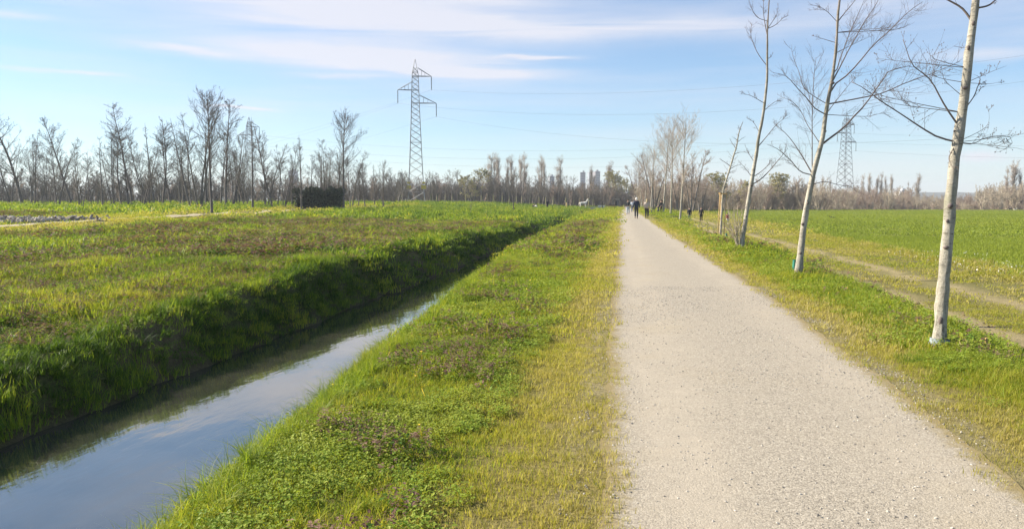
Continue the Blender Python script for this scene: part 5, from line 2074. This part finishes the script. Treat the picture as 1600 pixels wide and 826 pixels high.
cy = 168.0
cx0, cx1 = float(far_bank(cy)) - 1.6, float(near_edge(cy)) + .6
e = empty('culvert_bridge', (0, 0, 0), None, 'low pale concrete culvert bridging the far end of the ditch', 'bridge')
e.location = ((cx0 + cx1) / 2, cy, .02)
mb = MB()
mb.box((0, 0, .10), (cx1 - cx0, 3.2, .24))
mb.build('deck', M['concrete'], e, False)
mb = MB()
mb.box((0, -1.5, .34), (cx1 - cx0, .22, .24))
mb.build('parapet', M['concrete'], e, False)
for sx_ in (-1, 1):
    mb = MB()
    mb.box((sx_ * (cx1 - cx0) * .42, 0, -.65), (.35, 3.0, 1.25))
    mb.build('abutment', M['concrete'], e, False)
p = gp(955.5, 323, 160)
e = empty('wooden_bench', p, (0, 0, R(12)), 'low brown wooden bench on the verge by the culvert', 'bench')
BROWN = simple_mat('brown_wood', (.15, .085, .05), .8, .25, 8)
for k in range(3):
    mb = MB()
    mb.box((0, -.16 + k * .16, .45), (1.5, .13, .05))
    mb.build('seat_plank', BROWN, e, False)
mb = MB()
mb.box((0, .26, .75), (1.5, .04, .26))
mb.build('back_plank', BROWN, e, False)
for sx_ in (-.55, .55):
    mb = MB()
    mb.box((sx_, .02, .21), (.12, .42, .43))
    mb.build('leg', BROWN, e, False)

p = gp(962.5, 319, 212)
e = empty('shed', p, (0, 0, R(-8)), 'small dark shed among the trees at the end of the path', 'shed')
mb = MB()
mb.box((0, 0, .95), (1.9, 1.7, 1.9))
mb.build('wall', M['steel_dark'], e, False)
mb = MB()
mb.add([(-1.1, -1.05, 1.88), (1.1, -1.05, 1.88), (1.1, 1.05, 1.88), (-1.1, 1.05, 1.88), (-1.1, 0, 2.35), (1.1, 0, 2.35)], [[(0, 1, 5, 4), (2, 3, 4, 5)], [(0, 4, 3), (1, 2, 5)]])
mb.build('roof', M['conifer_core'], e, False)
mb = MB()
mb.box((0, -.87, .85), (.75, .04, 1.6))
mb.build('door', M['conifer_core'], e, False)

# white farm building pieces glimpsed behind the trees at the left, and the tower blocks on the skyline
TOWER = simple_mat('tower_concrete', (.25, .27, .30), .85, .1, .2)
TOWER2 = simple_mat('tower_brownish', (.22, .205, .215), .85, .1, .2)
GLASS = simple_mat('dark_tower_glass', (.06, .075, .10), .25, .1, 1)


def block(name, label, x, top, D, w_px, depth, mat, yaw=0.0, floors=12, cat='apartment tower'):
    p = at_depth(x, 315, D)
    t = at_depth(x, top, D)
    p[2] = float(height(p[0], p[1]))
    H = float(t[2] - p[2])
    w = w_px / F * D
    e = empty(name, p, (0, 0, YAW + yaw), label, cat, 'tower blocks on the skyline' if cat == 'apartment tower' else None)
    mb = MB()
    mb.box((0, 0, H / 2 - .5), (w, depth, H + 1))
    mb.build('wall', mat, e, False)
    mb = MB()
    mb.box((0, 0, H + .25), (w + .5, depth + .5, .5))
    mb.build('roof', TOWER, e, False)
    mb = MB()
    mb.box((w * .15, 0, H + 1.4), (w * .35, depth * .35, 1.9))
    mb.build('plant_room', mat, e, False)
    fh = H / floors
    for k in range(floors):
        for c in range(3):
            mb = MB()
            mb.box((w * (-.31 + .31 * c), -depth / 2 - .01, (k + .55) * fh), (w * .19, .16, fh * .5))
            mb.build('window', GLASS, e, False)
    return e


block('apartment_tower', 'pale tower block between the columnar poplars left of the vanishing path', 861, 276, 900, 8, 7, TOWER, .3)
block('apartment_tower', 'slim tower block left of the pair with the small poplar between', 910.5, 270, 1000, 7, 7, TOWER2, -.2)
block('apartment_tower', 'tower block just left of the small poplar on the skyline', 922, 270, 1050, 6, 7, TOWER, .2)
block('apartment_tower', 'tower block just right of the small poplar on the skyline', 931.5, 268.5, 1000, 8, 8, TOWER2, .35)
block('apartment_tower', 'blue-grey tower block glimpsed through the trees above the dark hedge', 459, 268, 800, 13, 14, TOWER, .2, 9)
block('farm_building', 'white low building glimpsed between trunks left of the dark hedge', 451, 302, 330, 7, 5, WHITE, .1, 2, 'farm building')
block('farm_building', 'pale low building glimpsed above the hedgerow beyond the crop field', 1408, 299, 640, 14, 8, WHITE, .1, 2, 'farm building')

# low far ridge on the right and behind the wood
xr = np.linspace(-2300, 2300, 120)
V = []
for x in xr:
    yb = 1750 - .00006 * x * x
    h0 = 15 + 9 * float(fbm(x / 260, 0.3, 401)) + 3 * float(fbm(x / 40, 2.3, 402))
    V += [(x, yb, -6), (x, yb + 60, h0), (x, yb + 500, h0 + 2), (x, yb + 560, -6)]
n = len(xr)
qs = [(4 * i + k, 4 * i + 4 + k, 4 * i + 5 + k, 4 * i + 1 + k) for i in range(n - 1) for k in range(3)]
HILL = simple_mat('far_wooded_ridge', (.10, .10, .075), .95, .35, .03)
props(link('hills', mesh_np('hills', V, [qs], [HILL])), 'low dark wooded ridge along the horizon', 'hills', kind='structure')

# ------------------------------------------------------------------ the air: even haze over the whole place
HAZE = 0.00032
hb = MB()
hb.box((0, 1150, 24), (5400, 2900, 60))
haze = hb.build('haze', None, None, False)
haze.data.materials.clear()
t = NT('haze_air')
pv = t.n('ShaderNodeVolumePrincipled', {'Color': (.86, .92, 1.0), 'Density': HAZE, 'Anisotropy': .2})
t.t.links.new(pv.outputs[0], t.out.inputs['Volume'])
haze.data.materials.append(t.m)
props(haze, 'thin pale haze in the air over the meadow', 'haze', kind='stuff')
